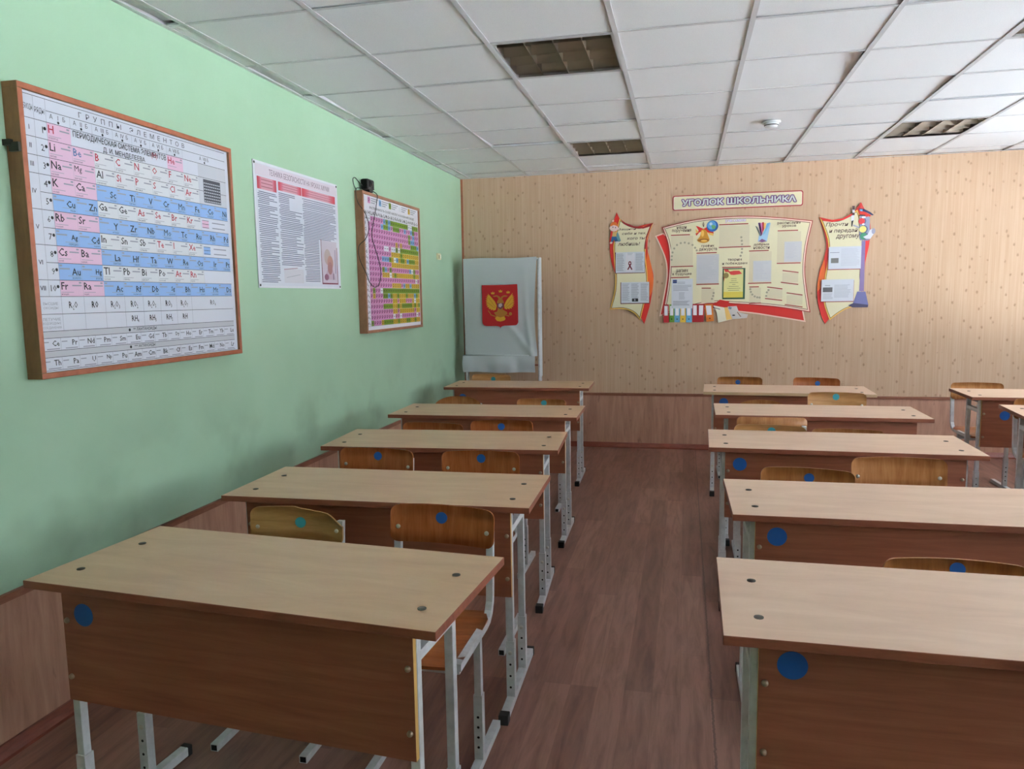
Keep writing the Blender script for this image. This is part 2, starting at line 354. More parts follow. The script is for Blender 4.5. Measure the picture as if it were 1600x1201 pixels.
# dado, rails, skirting
RZ = 0.548
sbox('trim_1', XL, XL + 0.008, YF, YB, 0.0, RZ - 0.02, M['dado'])
sbox('trim_2', XL + 0.008, XR, YB - 0.008, YB, 0.0, RZ - 0.02, M['dado'])
sbox('trim_3', XL, XL + 0.016, YF, YB, RZ - 0.026, RZ, M['rail'])
sbox('trim_4', XL + 0.016, XR, YB - 0.016, YB, RZ - 0.026, RZ, M['rail'])
sbox('trim_5', XL, XL + 0.022, YB - 0.006, YB, RZ, H, M['frame1'])
def skirting(name, a, c, nx, ny):
    q = G(); prof = [(0, 0), (0.026, 0), (0.026, 0.012), (0.016, 0.03), (0.009, 0.05), (0, 0.05)]
    A = [Vector((a[0] + nx * d, a[1] + ny * d, z)) for d, z in prof]; B = [Vector((c[0] + nx * d, c[1] + ny * d, z)) for d, z in prof]
    q.grid([A, B], M['skirt'], False, True); q.face(A, M['skirt']); q.face(B[::-1], M['skirt']); struct(q.obj(name))
skirting('baseboard_left', (XL + .008, YF), (XL + .008, YB - .008), 1, 0)
skirting('baseboard_back', (XL + .034, YB - .008), (XR, YB - .008), 0, -1)

# suspended ceiling
ceil = sbox('ceiling', XL - T, XR + T, YF - T, YB + T, 3.0, 3.1, M['void'])
random.seed(4)
GX, GY = -0.9216, 3.5973
xs = [x for x in [XL] + [GX + .6 * i for i in range(-2, 9)] + [XR] if XL <= x <= XR]
ys = [y for y in [YF] + [GY + .6 * i for i in range(-10, 8)] + [YB] if YF <= y <= YB]
LIGHTS = [(0, 0), (0, 4), (4, 4), (4, 0), (0, -4), (4, -4)]
spots = [(GX + .6 * i, GY + .6 * j) for i, j in LIGHTS]
q = G(); q.box(-.294, .294, -.294, .294, 0, .012, M['tile']); tile_me = q.mesh('ceiling_tile')
for i in range(len(xs) - 1):
    for j in range(len(ys) - 1):
        if any(abs(xs[i] - a) < .02 and abs(ys[j] - c) < .02 for a, c in spots): continue
        w, d = xs[i + 1] - xs[i], ys[j + 1] - ys[j]
        if w < 0.03 or d < 0.03: continue
        lift = random.choice((0, 0, 0, .004, .009, .016))
        o = link('ceiling_tile', tile_me, ceil, ((xs[i] + xs[i + 1]) / 2, (ys[j] + ys[j + 1]) / 2, H + .001 + lift * .5), (random.uniform(-1, 1) * lift / .5, random.uniform(-.3, .3) * lift / .5, 0))
        o.scale = ((w - .012) / .588, (d - .012) / .588, 1)
for x in xs:
    q = G(); q.box(-.012, .012, YF, YB, 0, .003, M['grid']); q.box(-.002, .002, YF, YB, .003, .035, M['grid']); q.obj('ceiling_rail', ceil, (min(max(x, XL + .013), XR - .013), 0, H - .004), weld=False)
for j, y in enumerate(ys):
    for i in range(len(xs) - 1):
        w = xs[i + 1] - xs[i] - .024
        if w < .03: continue
        q = G(); q.box(0, w, -.008, .008, 0, .003, M['grid']); q.obj('ceiling_rail', ceil, (xs[i] + .012, min(max(y, YF + .009), YB - .009), H - .003))

# recessed louvre lights
LL = ['square recessed louvre light nearest the camera over the front row', 'recessed louvre light over the far end of the aisle', 'pale recessed louvre light near the back right of the ceiling', 'recessed louvre light cut off by the right edge of the ceiling', 'recessed louvre light over the near left of the room', 'recessed louvre light over the near right of the room']
bl_x = G(); bl_x.box(-.0012, .0012, -.275, .275, 0, .045, M['mirror']); bl_x = bl_x.mesh('blade')
def curved_blade():
    q = G(); rows = []
    for k in range(6):
        t = k / 5; wv = .001 + .006 * t * t
        rows.append([(-.275, -wv, .045 * t), (.275, -wv, .045 * t)])
    rows2 = [[(x, -y, z) for x, y, z in r] for r in rows]
    q.grid(rows, M['mirror']); q.grid(rows2, M['mirror']); return q.mesh('blade')
bl_y = curved_blade()
q = G()
for y0, y1, x0, x1 in ((-.298, -.276, -.298, .298), (.276, .298, -.298, .298), (-.276, .276, -.298, -.276), (-.276, .276, .276, .298)): q.box(x0, x1, y0, y1, 0, .012, M['grid'])
lf = q.mesh('light_frame')
q = G(); q.box(-.276, .276, -.276, .276, .055, .07, M['reflector'])
for x0, x1, y0, y1 in ((-.28, -.276, -.28, .28), (.276, .28, -.28, .28), (-.276, .276, -.28, -.276), (-.276, .276, .276, .28)): q.box(x0, x1, y0, y1, .0, .1, M['reflector'])
lh = q.mesh('housing')
for (a, c), lab in zip(spots[:4], LL):
    t = thing('ceiling_light', lab, 'ceiling light', (a + .3, c + .3, H - .003), 0, 'louvre lights set in the ceiling')
    link('light_frame', lf, t); link('housing', lh, t)
    for k in range(3): link('louvre_blade', bl_x, t, (-.1375 + k * .1375, 0, .004))
    for k in range(4): link('louvre_blade', bl_y, t, (0, -.22 + k * .147, .004))

# smoke detector
t = thing('smoke_detector', 'round white smoke detector on a ceiling tile', 'smoke detector', (.58, 5.71, H))
q = G(); q.cyl((0, 0, 0), (0, 0, -.012), .062, M['pvc'], 28); q.obj('base', t)
q = G(); q.cyl((0, 0, -.012), (0, 0, -.034), .05, M['pvc'], 28, .044); q.dome((0, 0, -.034), (0, 0, -1), .044, .012, M['pvc'], 28); q.obj('sensor_head', t)
q = G(); q.cyl((0, 0, -.024), (0, 0, -.029), .0482, M['hole'], 28, .0468); q.obj('vent_slot', t)

# ------------------------------------------------------------------ school desks
DZ = 0.783
def hole_dots(q, x, y0, zs, ny=-1):
    for z in zs: q.cyl((x, y0, z), (x, y0 + ny * .0008, z), .0045, M['hole'], 8)
dm = {}
def desk_meshes():
    for key, top, edge in (('l', 'beech', 'edge'), ('r', 'beech_lit', 'edge'), ('b', 'beech_lit', 'edge_beige')):
        q = G(); q.box(0, 1.2, 0, .5, DZ - .022, DZ, M[edge], top=M[top]); dm['top' + key] = q.mesh('tabletop', bevel=.0015)
    q = G(); q.box(.078, 1.122, .045, .061, .43, DZ - .024, M['panel_edge'], front=M['panel']); dm['panel'] = q.mesh('modesty_panel')
    q = G(); q.cyl((0, 0, 0), (0, 0, .0018), .011, M['screw'], 14); q.dome((0, 0, .0018), (0, 0, 1), .008, .0014, M['screw']); dm['screw'] = q.mesh('screw')
    q = G(); q.cyl((0, 0, 0), (0, -.003, 0), .0078, M['bolt'], 14); q.dome((0, -.003, 0), (0, -1, 0), .0075, .005, M['bolt'], 14); dm['bolt'] = q.mesh('bolt')
    q = G(); q.box(-.0125, .0125, -.0125, .0125, .22, DZ - .0225, M['white']); dm['post'] = q.mesh('post', bevel=.002)
    q = G(); q.box(-.0155, .0155, -.0155, .0155, .03, .25, M['white']); hole_dots(q, 0, -.0155, (.07, .115, .16)); dm['sleeve'] = q.mesh('leg')
    q = G(); q.dome((0, -.0155, .205), (0, -1, 0), .008, .005, M['steel'], 10); dm['leg_bolt'] = q.mesh('bolt')
    q = G(); q.box(-.015, .015, -.05, .46, .004, .034, M['white']); dm['foot'] = q.mesh('foot_rail', bevel=.002)
    q = G(); q.box(-.018, .018, -.078, -.04, 0, .037, M['cap']); dm['cap1'] = q.mesh('rubber_cap', bevel=.003); q = G(); q.box(-.017, .017, .455, .475, 0, .036, M['cap']); dm['cap2'] = q.mesh('rubber_cap', bevel=.003)
    q = G(); q.box(-.0125, .0125, .08, .31, .665, .69, M['white']); q.box(-.0125, .0125, .066, .40, DZ - .047, DZ - .0225, M['white']); dm['rail'] = q.mesh('side_rail')
    q = G(); q.box(.10, 1.10, .30, .325, DZ - .06, DZ - .035, M['white']); dm['cross'] = q.mesh('crossbar')
    q = G(); q.wire([(.0, .19 + .0, .70), (-.02, .19, .69), (-.035, .19, .675), (-.03, .19, .66), (-.012, .19, .655)], .004, M['white']); dm['hook'] = q.mesh('bag_hook')
    q = G(lambda u, v, n: (u, .045 - n, v)); q.prism([(.032 * math.cos(a * PI / 14), .032 * math.sin(a * PI / 14)) for a in range(28)], 0, .0008, M['blue']); dm['sticker'] = q.mesh('sticker')
desk_meshes()
def desk(x, y, rz, label, kind, group, zs=1.0, sticker=None):
    t = thing('school_desk', label, 'desk', (x, y, 0), rz, group); t.scale = (1, 1, zs)
    link('tabletop', dm['top' + kind], t)
    p = link('modesty_panel', dm['panel'], t)
    if sticker: link('sticker', dm['sticker'], p, (sticker[0], 0, sticker[1]))
    for sx in (0, 1):
        X = .0745 if sx == 0 else 1.1095
        for yy in (.11, .335): link('screw', dm['screw'], t, (.082 if sx == 0 else 1.118, yy, DZ))
        for z in (.662, .50): link('bolt', dm['bolt'], p, (.092 if sx == 0 else 1.108, .045, z))
        for yy in (.078, .30):
            link('post', dm['post'], t, (X, yy, 0)); lg = link('leg', dm['sleeve'], t, (X, yy, 0)); link('bolt', dm['leg_bolt'], lg)
        f = link('foot_rail', dm['foot'], t, (X, 0, 0)); link('rubber_cap', dm['cap1'], f); link('rubber_cap', dm['cap2'], f)
        link('side_rail', dm['rail'], t, (X, 0, 0)); hk = link('bag_hook', dm['hook'], t, (X + .012 if sx == 0 else X - .012, 0, 0))
        if not sx: hk.scale = (-1, 1, 1)
    link('crossbar', dm['cross'], t)
    return t
LG, RG, WG = 'desks in the row along the green wall', 'desks in the row on the far side of the aisle', 'desks in the row by the windows'
B_ = (.15, .69)
desk(-1.727, 1.596, -.0746, 'nearest school desk by the green wall with beech top and blue dot at its corner', 'l', LG, .992, (.15, .683))
desk(-1.724, 2.482, .0235, 'second desk from the front beside the green wall, behind the chair with a chipped back', 'l', LG, .99, B_)
desk(-1.779, 3.400, .0595, 'middle desk of the row beside the green wall', 'l', LG, 1.0, B_)
desk(-1.824, 4.393, .0214, 'fourth desk back beside the green wall, in front of the arched chair', 'l', LG, 1.006, B_)
desk(-1.936, 5.872, .0268, 'last desk beside the green wall in front of the emblem curtain', 'l', LG, 1.0, (.15, .69))
desk(.088, 1.597, -.0097, 'nearest desk across the aisle with large blue dot on its brown front', 'r', RG, 1.0, (.148, .708))
desk(.163, 2.526, .0132, 'second desk from the front across the aisle, daylit top and blue dot', 'r', RG, 1.0, (.148, .70))
desk(.120, 3.652, -.0205, 'middle desk across the aisle, blue dot beside a lone metal leg', 'r', RG, 1.0, (.146, .696))
desk(.188, 4.633, -.0117, 'fourth desk across the aisle, behind two overlapping chair backs', 'r', RG, 1.006, B_)
desk(.143, 5.772, -.0373, 'last desk across the aisle, with a beige edge, near the wallpapered wall', 'b', RG, 1.0, (.15, .70))
desk(1.925, 5.658, -.0205, 'rear desk by the windows with a blue dot and a chair tucked behind', 'r', WG, 1.0, (.22, .652))
desk(1.911, 4.808, -.0954, 'daylit desk corner jutting in at the right edge of the room', 'r', WG, 1.0, B_)

# ------------------------------------------------------------------ school chairs
BW, BH = .184, .066      # half width, half height of a backrest
def curve_y(x): return .030 * (1 - (x / BW) ** 2)      # the middle bows away from the sitter
def back_mesh(mat, shape='round', edge=None):
    n = 28; F = []; K = []; r = .028; th = .009
    for i in range(n + 1):
        s = -math.cos(PI * i / n); x = BW * s; ax = abs(x)
        if shape == 'arch':
            top = -.02 + (BH + .02 + .012) * math.sqrt(max(0.0, 1 - (ax / (BW + .004)) ** 2.4)); bot = -BH
        else:
            c = 0 if ax < BW - r else r - math.sqrt(max(0, r * r - (ax - BW + r) ** 2)); top, bot = BH - c, -BH + c
            top += .004 * (1 - (x / BW) ** 2)
        if shape == 'chipped':
            k = (x / BW + 1) / 2
            if k > .45: top = min(top, BH - .016 * (k - .45) / .4 - (.040 * (k - .82) / .18 if k > .82 else 0) + .0008 * math.sin(45 * k))
        F.append([(x, curve_y(x), top), (x, curve_y(x), bot)]); K.append([(x, curve_y(x) + th, top), (x, curve_y(x) + th, bot)])
    q = G(); m5 = lambda a: [[tuple(a0 + (a1 - a0) * t / 3 for a0, a1 in zip(p[0], p[1])) for t in range(4)] for p in a]
    q.grid(m5(F), mat); q.grid(m5(K), mat)
    e = edge or mat
    q.grid([[F[i][0], K[i][0]] for i in range(n + 1)], e, False); q.grid([[F[i][1], K[i][1]] for i in range(n + 1)], e, False)
    q.grid([[F[0][0], F[0][1]], [K[0][0], K[0][1]]], e, False); q.grid([[F[n][0], F[n][1]], [K[n][0], K[n][1]]], e, False)
    return q.mesh('backrest')
CZ = .755    # height of the backrest's middle
cm = {}
for nm, mat, shp in (('red', 'ply', 'round'), ('brown', 'ply_brown', 'round'), ('gold', 'ply_gold', 'round'), ('pine', 'ply_pine', 'round'), ('chipped', 'ply_old', 'chipped'), ('arch', 'ply_gold', 'arch'), ('archred', 'ply', 'arch')):
    cm[nm] = back_mesh(M[mat], shp)
q = G()
rows_t = []; rows_b = []
for i in range(9):
    y = -.40 + .37 * i / 8; zz = .468 - .014 * math.sin(PI * i / 8) * .8 - (.012 if i == 0 else 0) + (.004 if i == 8 else 0); hw = .175 if 0 < i < 8 else .155
    rows_t.append([(-hw + 2 * hw * j / 8, y, zz - .004 * math.sin(PI * j / 8)) for j in range(9)]); rows_b.append([(x, yy, z - .010) for x, yy, z in rows_t[-1]])
q.grid(rows_t, M['seat_ply']); q.grid(rows_b, M['seat_ply'])
q.grid([rows_t[0], rows_b[0]], M['seat_ply'], False); q.grid([rows_t[8], rows_b[8]], M['seat_ply'], False)
q.grid([[r[0] for r in rows_t], [r[0] for r in rows_b]], M['seat_ply'], False); q.grid([[r[8] for r in rows_t], [r[8] for r in rows_b]], M['seat_ply'], False)
cm['seat'] = q.mesh('seat')
q = G(); q.sweep([(.018, .778), (.012, .72), (-.004, .52), (-.008, .497), (-.026, .468), (-.052, .451), (-.09, .446), (-.39, .452)], .0115, -.0115, .0115, M['white']); cm['side'] = q.mesh('side_frame')
q = G(); q.box(-.0115, .0115, -.0125, .0125, .22, .436, M['white']); cm['post'] = q.mesh('post', bevel=.0015)
q = G(); q.box(-.0145, .0145, -.0145, .0145, .028, .25, M['white']); hole_dots(q, 0, -.0145, (.07, .105, .14, .175)); cm['leg'] = q.mesh('leg')
q = G(); x0, x1, z0, z1 = -.0135, .0135, .0, .027
q.box(x0, x1, -.33, .05, z0, z1, M['white']); q.box(x0 + .003, x1 - .003, -.3305, -.325, z0 + .003, z1 - .003, M['hole']); cm['foot'] = q.mesh('foot_rail', weld=False)
q = G(); q.box(-.165, .165, -.0125, .0125, .395, .42, M['white']); q.box(-.165, .165, -.2, -.18, .42, .437, M['white']); cm['cross'] = q.mesh('crossbar', weld=False)
q = G(); q.cyl((0, 0, 0), (0, -.002, 0), .0085, M['bolt'], 12); q.dome((0, -.002, 0), (0, -1, 0), .008, .0045, M['steel'], 12); cm['bolt'] = q.mesh('bolt')
q = G(lambda u, v, n: (u, -n, v)); q.prism([(.0205 * math.cos(a * PI / 12), .0205 * math.sin(a * PI / 12)) for a in range(24)], 0, .0008, M['blue']); cm['sblue'] = q.mesh('sticker')
q = G(lambda u, v, n: (u, -n, v)); q.prism([(.0215 * math.cos(a * PI / 12) * (1 + .06 * math.sin(3 * a)), .0215 * math.sin(a * PI / 12)) for a in range(24)], 0, .0008, M['cyan']); cm['scyan'] = q.mesh('sticker')
def chair(x, y, rz, label, kind, group, dz=0.0, dot=None, du=0.0, dv=0.0, tilt=0.0):
    t = thing('school_chair', label, 'chair', (x, y, 0), rz, group)
    t.scale = (1, 1, 1 + dz / .82)
    bk = link('backrest', cm[kind], t, (0, -.012, CZ), (-.06, tilt, 0))
    for sx in (-1, 1): link('bolt', cm['bolt'], bk, (sx * .158, curve_y(.158), -.012))
    if dot: link('sticker', cm['s' + dot], bk, (du, curve_y(abs(du)) + .0012 - .0022, dv))
    link('seat', cm['seat'], t)
    for sx in (-1, 1):
        link('side_frame', cm['side'], t, (sx * .165, 0, 0)); link('post', cm['post'], t, (sx * .165, -.17, 0)); link('leg', cm['leg'], t, (sx * .165, -.17, 0)); link('foot_rail', cm['foot'], t, (sx * .165, 0, 0))
    link('crossbar', cm['cross'], t, (0, -.17, 0))
    return t
CL, CR, CW = 'chairs in the row along the green wall', 'chairs in the row across the aisle', 'chairs in the row by the windows'
chair(-0.799, 2.370, 0, 'red-brown chair with blue dot behind the nearest desk by the green wall', 'red', CL, -0.016, 'blue', -0.009, 0.024, 0.027)
chair(-1.373, 2.420, 0, 'yellowish chair with a chipped back corner and teal dot', 'chipped', CL, -0.064, 'cyan', 0.004, 0.008, 0.000)
chair(-1.420, 3.270, 0, 'chair with blue dot behind the second desk, close to the green wall', 'red', CL, -0.016, 'blue', -0.003, 0.030, 0.019)
chair(-0.908, 3.270, 0, 'chair with blue dot behind the second desk of the green wall row, aisle side', 'red', CL, -0.013, 'blue', -0.003, 0.032, -0.014)
chair(-1.429, 4.120, 0, 'low chair back without a dot behind the middle desk by the green wall', 'red', CL, -0.035, None, 0.000, 0.000, 0.018)
chair(-1.019, 4.140, 0, 'glossy red-brown chair with blue dot behind the middle desk of the green wall row', 'red', CL, -0.014, 'blue', -0.008, 0.029, -0.021)
chair(-1.631, 5.280, 0, 'arched chair back close to the green wall, fourth desk back', 'arch', CL, -0.043, None, 0.000, 0.000, 0.000)
chair(-1.029, 5.420, 0, 'golden chair with turquoise dot behind the fourth desk by the green wall', 'gold', CL, -0.065, 'cyan', 0.015, 0.036, 0.013)
chair(-1.740, 6.700, 0, 'yellow wooden chair with teal dot tucked under the emblem curtain', 'pine', CL, -0.018, 'cyan', 0.012, 0.023, 0.009)
chair(0.736, 2.220, 0, 'dark golden chair with blue dot behind the nearest desk across the aisle', 'brown', CR, -0.056, 'blue', 0.013, 0.040, 0.000)
chair(0.503, 3.250, 0, 'dark brown chair beside a plain light chair, behind the second desk across the aisle', 'brown', CR, -0.040, 'blue', 0.012, 0.026, 0.027)
chair(0.880, 3.360, 0, 'plain light brown chair without a dot behind the second desk across the aisle', 'gold', CR, -0.006, None, 0.000, 0.000, -0.010)
chair(0.451, 4.165, 0, 'pale pine chair with turquoise dot, in front of another chair back across the aisle', 'pine', CR, -0.014, 'cyan', 0.011, 0.034, 0.022)
chair(0.471, 4.265, PI, 'turned-round golden chair with blue dot standing behind the pale pine chair', 'gold', CR, 0.017, 'blue', 0.033, 0.042, -0.000)
chair(0.862, 4.280, 0, 'low golden brown chair top just peeping over the middle desk across the aisle', 'gold', CR, -0.047, None, 0.000, 0.000, 0.011)
chair(0.513, 5.280, 0, 'golden chair with an arched top behind the fourth desk across the aisle', 'arch', CR, -0.039, None, 0.000, 0.000, 0.000)
chair(1.002, 5.350, 0, 'tall pale pine chair with turquoise dot just before the last desk across the aisle', 'pine', CR, 0.018, 'cyan', -0.001, 0.039, 0.011)
chair(0.462, 6.600, 0, 'chair with blue dot behind the beige edged desk, nearer the aisle', 'brown', CR, -0.014, 'blue', -0.013, 0.022, 0.007)
chair(1.082, 6.650, 0, 'reddish chair with blue dot behind the beige edged desk, nearer the windows', 'red', CR, -0.022, 'blue', 0.013, 0.020, 0.021)
chair(2.223, 6.450, 0, 'light brown chair with white uprights behind the rear desk by the windows', 'gold', CW, -0.029, None, 0.000, 0.000, 0.004)
chair(2.263, 5.400, 0, 'chair cut by the right edge, behind the daylit desk corner by the windows', 'brown', CW, -0.013, None, 0.000, 0.000, 0.000)

# ------------------------------------------------------------------ things on the green wall
BLK, INK, RED, GRY = pm((22, 24, 34)), pm((44, 48, 66)), pm((176, 34, 62)), pm((150, 152, 166))
def wall_art(q_n0=0.0): return G(lambda u, v, n: (q_n0 + n, u, v))
def picture_frame(parent, w, h, d, fw, m_front, m_side, bevel=.0015):
    for u0, u1, v0, v1 in ((0, w, h - fw, h), (0, w, 0, fw), (0, fw, fw, h - fw), (w - fw, w, fw, h - fw)):
        q = G(); a = (u0, u1)
        q.box(0, d, u0, u1, v0, v1, m_side)
        for f in range(len(q.f)):
            if all(abs(q.v[i][0] - d) < 1e-6 for i in q.f[f]): q.m[f] = q.mi(m_front)
        q.obj('frame_side', parent, bevel=bevel)

# periodic table board
Y0, Z0, BWD, BHT = 2.150, 1.254, 1.213, 0.998
t = thing('framed_periodic_table', 'large wooden framed chart of coloured element squares on the green wall', 'wall chart', (XL, Y0, Z0))
picture_frame(t, BWD, BHT, .062, .021, M['frame1'], M['frame_side'])
q = wall_art(); q.prism([(.02, .02), (BWD - .02, .02), (BWD - .02, BHT - .02), (.02, BHT - .02)], .004, .05, pm((214, 217, 230), 0.35)); q.obj('chart_board', t)
q = G(); q.box(0, .03, -.016, -.002, BHT - .21, BHT - .19, M['screw']); q.box(.02, .06, -.012, -.002, BHT - .23, BHT - .2, M['screw']); q.obj('hanging_bracket', t, weld=False)
N0 = .0505; sv = lambda z: z + .045 - Z0; su = lambda y: y - Y0
PK, BU, WH, GB = pm((226, 186, 212)), pm((140, 176, 226)), pm((224, 226, 234)), pm((194, 196, 206))
rows = [2.098, 2.038, 1.977, 1.916, 1.855, 1.795, 1.734, 1.674, 1.6135, 1.553, 1.495, 1.433, 1.373, 1.349, 1.304, 1.281, 1.235]
R_ = [sv(z) for z in rows]; cx = [su(2.2715 + .1045 * i) for i in range(11)]; UL, UR = su(2.171), su(3.318)
PT = ['H|||||(H)|He', 'Li|Be|B|C|N|O|F|Ne', 'Na|Mg|Al|Si|P|S|Cl|Ar', 'K|Ca|Sc|Ti|V|Cr|Mn|Fe|Co|Ni', 'Cu|Zn|Ga|Ge|As|Se|Br|Kr', 'Rb|Sr|Y|Zr|Nb|Mo|Tc|Ru|Rh|Pd', 'Ag|Cd|In|Sn|Sb|Te|I|Xe', 'Cs|Ba|La|Hf|Ta|W|Re|Os|Ir|Pt', 'Au|Hg|Tl|Pb|Bi|Po|At|Rn', 'Fr|Ra|Ac|Rf|Db|Sg|Bh|Hs|Mt|Ds']
NM = ['ВОДОРОД|||||||ГЕЛИЙ', 'ЛИТИЙ|БЕРИЛЛИЙ|БОР|УГЛЕРОД|АЗОТ|КИСЛОРОД|ФТОР|НЕОН', 'НАТРИЙ|МАГНИЙ|АЛЮМИНИЙ|КРЕМНИЙ|ФОСФОР|СЕРА|ХЛОР|АРГОН', 'КАЛИЙ|КАЛЬЦИЙ|СКАНДИЙ|ТИТАН|ВАНАДИЙ|ХРОМ|МАРГАНЕЦ|ЖЕЛЕЗО|КОБАЛЬТ|НИКЕЛЬ', 'МЕДЬ|ЦИНК|ГАЛЛИЙ|ГЕРМАНИЙ|МЫШЬЯК|СЕЛЕН|БРОМ|КРИПТОН', 'РУБИДИЙ|СТРОНЦИЙ|ИТТРИЙ|ЦИРКОНИЙ|НИОБИЙ|МОЛИБДЕН|ТЕХНЕЦИЙ|РУТЕНИЙ|РОДИЙ|ПАЛЛАДИЙ', 'СЕРЕБРО|КАДМИЙ|ИНДИЙ|ОЛОВО|СУРЬМА|ТЕЛЛУР|ИОД|КСЕНОН', 'ЦЕЗИЙ|БАРИЙ|ЛАНТАН|ГАФНИЙ|ТАНТАЛ|ВОЛЬФРАМ|РЕНИЙ|ОСМИЙ|ИРИДИЙ|ПЛАТИНА', 'ЗОЛОТО|РТУТЬ|ТАЛЛИЙ|СВИНЕЦ|ВИСМУТ|ПОЛОНИЙ|АСТАТ|РАДОН', 'ФРАНЦИЙ|РАДИЙ|АКТИНИЙ|РЕЗЕРФОРДИЙ|ДУБНИЙ|СИБОРГИЙ|БОРИЙ|ХАССИЙ|МЕЙТНЕРИЙ|ДАРМШТАДТИЙ']
cell, ruled, let = wall_art(), wall_art(), wall_art()
reds = set('H|(H)|He|B|C|N|O|F|Ne|P|S|Cl|Ar|Br|Kr|Te|I|Xe|At|Rn|Si|As|Se'.split('|'))
for r, (line, names) in enumerate(zip(PT, NM)):
    v1, v0 = R_[r], R_[r + 1]; h = v1 - v0; names = names.split('|')
    for c, sy in enumerate(line.split('|')):
        if not sy: continue
        u0, u1 = cx[c], cx[c + 1]
        d = r in (3, 5, 7, 9) and c >= 2 or r in (4, 6, 8) and c < 2
        bg = BU if d else (PK if c < 2 or sy == 'He' else pm((216, 218, 224)))
        if sy != '(H)': cell.rect(u0, v0, u1, v1, N0 + .0002, bg)
        col = RED if sy in reds else BLK
        lo = v0 + h * (.30 if d else .42)
        if sy == 'Be': col = pm((86, 118, 168))
        if d: let.text(sy, u0 + .04, lo, u1 - .006, lo + h * .42, N0 + .0006, col, bold=0 if 'M' in sy else .012, keep='r')
        else: let.text(sy, u0 + .005, lo, u1 - .03, lo + h * .46, N0 + .0006, col, bold=0 if 'M' in sy or '(' in sy else .012, keep='l')
        if sy == '(H)': continue
        nm = names[c]
        let.text(nm, u0 + .004, v0 + h * .08, u1 - .006, v0 + h * .2, N0 + .0006, INK, keep='r' if d else 'l')
        a, e = (u0 + .004, u0 + .05) if d else (u1 - .05, u1 - .006)
        ruled.rect(a, v1 - h * .36, e, v1 - h * .28, N0 + .0004, GRY); ruled.rect(a if d else e - .012, v1 - h * .19, a + .012 if d else e, v1 - h * .09, N0 + .0004, GRY)
        ruled.rect(u0 + .005 if not d else u0 + .04, v0 + h * .25, u0 + .06 if not d else u1 - .006, v0 + h * .28, N0 + .0004, GRY)
# lanthanide and actinide strips, grey bands
for a, c in ((12, 13), (14, 15)): cell.rect(UL, R_[c], UR, R_[a], N0 + .0002, GB)
cell.rect(su(3.108), R_[3], UR, R_[0], N0 + .0002, pm((200, 202, 212)))
lw = (UR - UL) / 14
for r, line in ((13, 'Ce|Pr|Nd|Pm|Sm|Eu|Gd|Tb|Dy|Ho|Er|Tm|Yb|Lu'), (15, 'Th|Pa|U|Np|Pu|Am|Cm|Bk|Cf|Es|Fm|Md|No|Lr')):
    v1, v0 = R_[r], R_[r + 1]; h = v1 - v0
    for c, sy in enumerate(line.split('|')):
        u0 = UL + lw * c; let.text(sy, u0 + .02, v0 + h * .36, u0 + lw - .006, v0 + h * .8, N0 + .0006, BLK, bold=.012, keep='r')
        ruled.rect(u0 + .004, v1 - h * .35, u0 + .03, v1 - h * .27, N0 + .0004, GRY); ruled.rect(u0 + .02, v0 + h * .1, u0 + lw - .006, v0 + h * .18, N0 + .0004, GRY)
        if c: ruled.rect(u0 - .0006, v0, u0 + .0006, v1, N0 + .0004, GRY)
for z, s in ((12, '** ЛАНТАНОИДЫ'), (14, '*** АКТИНОИДЫ')):
    let.text(s, su(2.62), R_[z + 1] + .005, su(2.84), R_[z] - .004, N0 + .0006, INK, keep='l', bold=.01); let.disc(su(2.60), (R_[z] + R_[z + 1]) / 2, .006, N0 + .0006, BLK, k=10)
# rules
for i, v in enumerate(R_):
    full = i in (0, 1, 2, 3, 5, 7, 9, 10, 11, 12, 13, 14, 15, 16)
    ruled.rect(UL if full else su(2.2205), v - .0009, UR, v + .0009, N0 + .0005, INK)
for z in (2.176, 2.137): ruled.rect(UL if z > 2.15 else su(2.272), sv(z) - .0009, UR, sv(z) + .0009, N0 + .0005, INK)
for y in (2.2205, 2.2715): ruled.rect(su(y) - .0006, R_[10], su(y) + .0006, sv(2.176), N0 + .0005, GRY)
for i in range(1, 8): ruled.rect(cx[i] - .0006, R_[12], cx[i] + .0006, R_[10], N0 + .0005, GRY); ruled.rect(cx[i] - .0005, R_[0], cx[i] + .0005, sv(2.137), N0 + .0005, GRY)
ruled.rect(cx[0] - .0006, R_[12], cx[0] + .0006, R_[10], N0 + .0005, GRY)
for r in range(1, 10):
    for i in range(1, 9): ruled.rect(cx[i] - .0004, R_[r + 1], cx[i] + .0004, R_[r], N0 + .0003, GRY)
# headings
let.text('ПЕРИОДЫ', UL + .002, sv(2.122), su(2.217), sv(2.145), N0 + .0006, INK); let.text('РЯДЫ', su(2.225), sv(2.118), su(2.266), sv(2.141), N0 + .0006, INK)
let.text('ГРУППЫ ЭЛЕМЕНТОВ', su(2.42), sv(2.146), su(3.02), sv(2.166), N0 + .0006, INK, space=2.0)
for i, rn in enumerate(('I', 'II', 'III', 'IV', 'V', 'VI', 'VII', 'VIII')):
    u0 = cx[i] + (.105 if i == 7 else 0); mid = u0 + .052
    for s, du in (('А', -.03), (rn, 0), ('Б', .026)): let.text(s, mid + du - .012, sv(2.114), mid + du + .012, sv(2.130), N0 + .0006, INK, keep='c')
    let.disc(mid, sv(2.106), .005, N0 + .0006, BLK, k=10)
let.text('ПЕРИОДИЧЕСКАЯ СИСТЕМА ЭЛЕМЕНТОВ', su(2.386), sv(2.067), su(2.892), sv(2.094), N0 + .0006, BLK, bold=.01); let.text('Д. И. МЕНДЕЛЕЕВА', su(2.53), sv(2.039), su(2.76), sv(2.062), N0 + .0006, BLK, bold=.01)
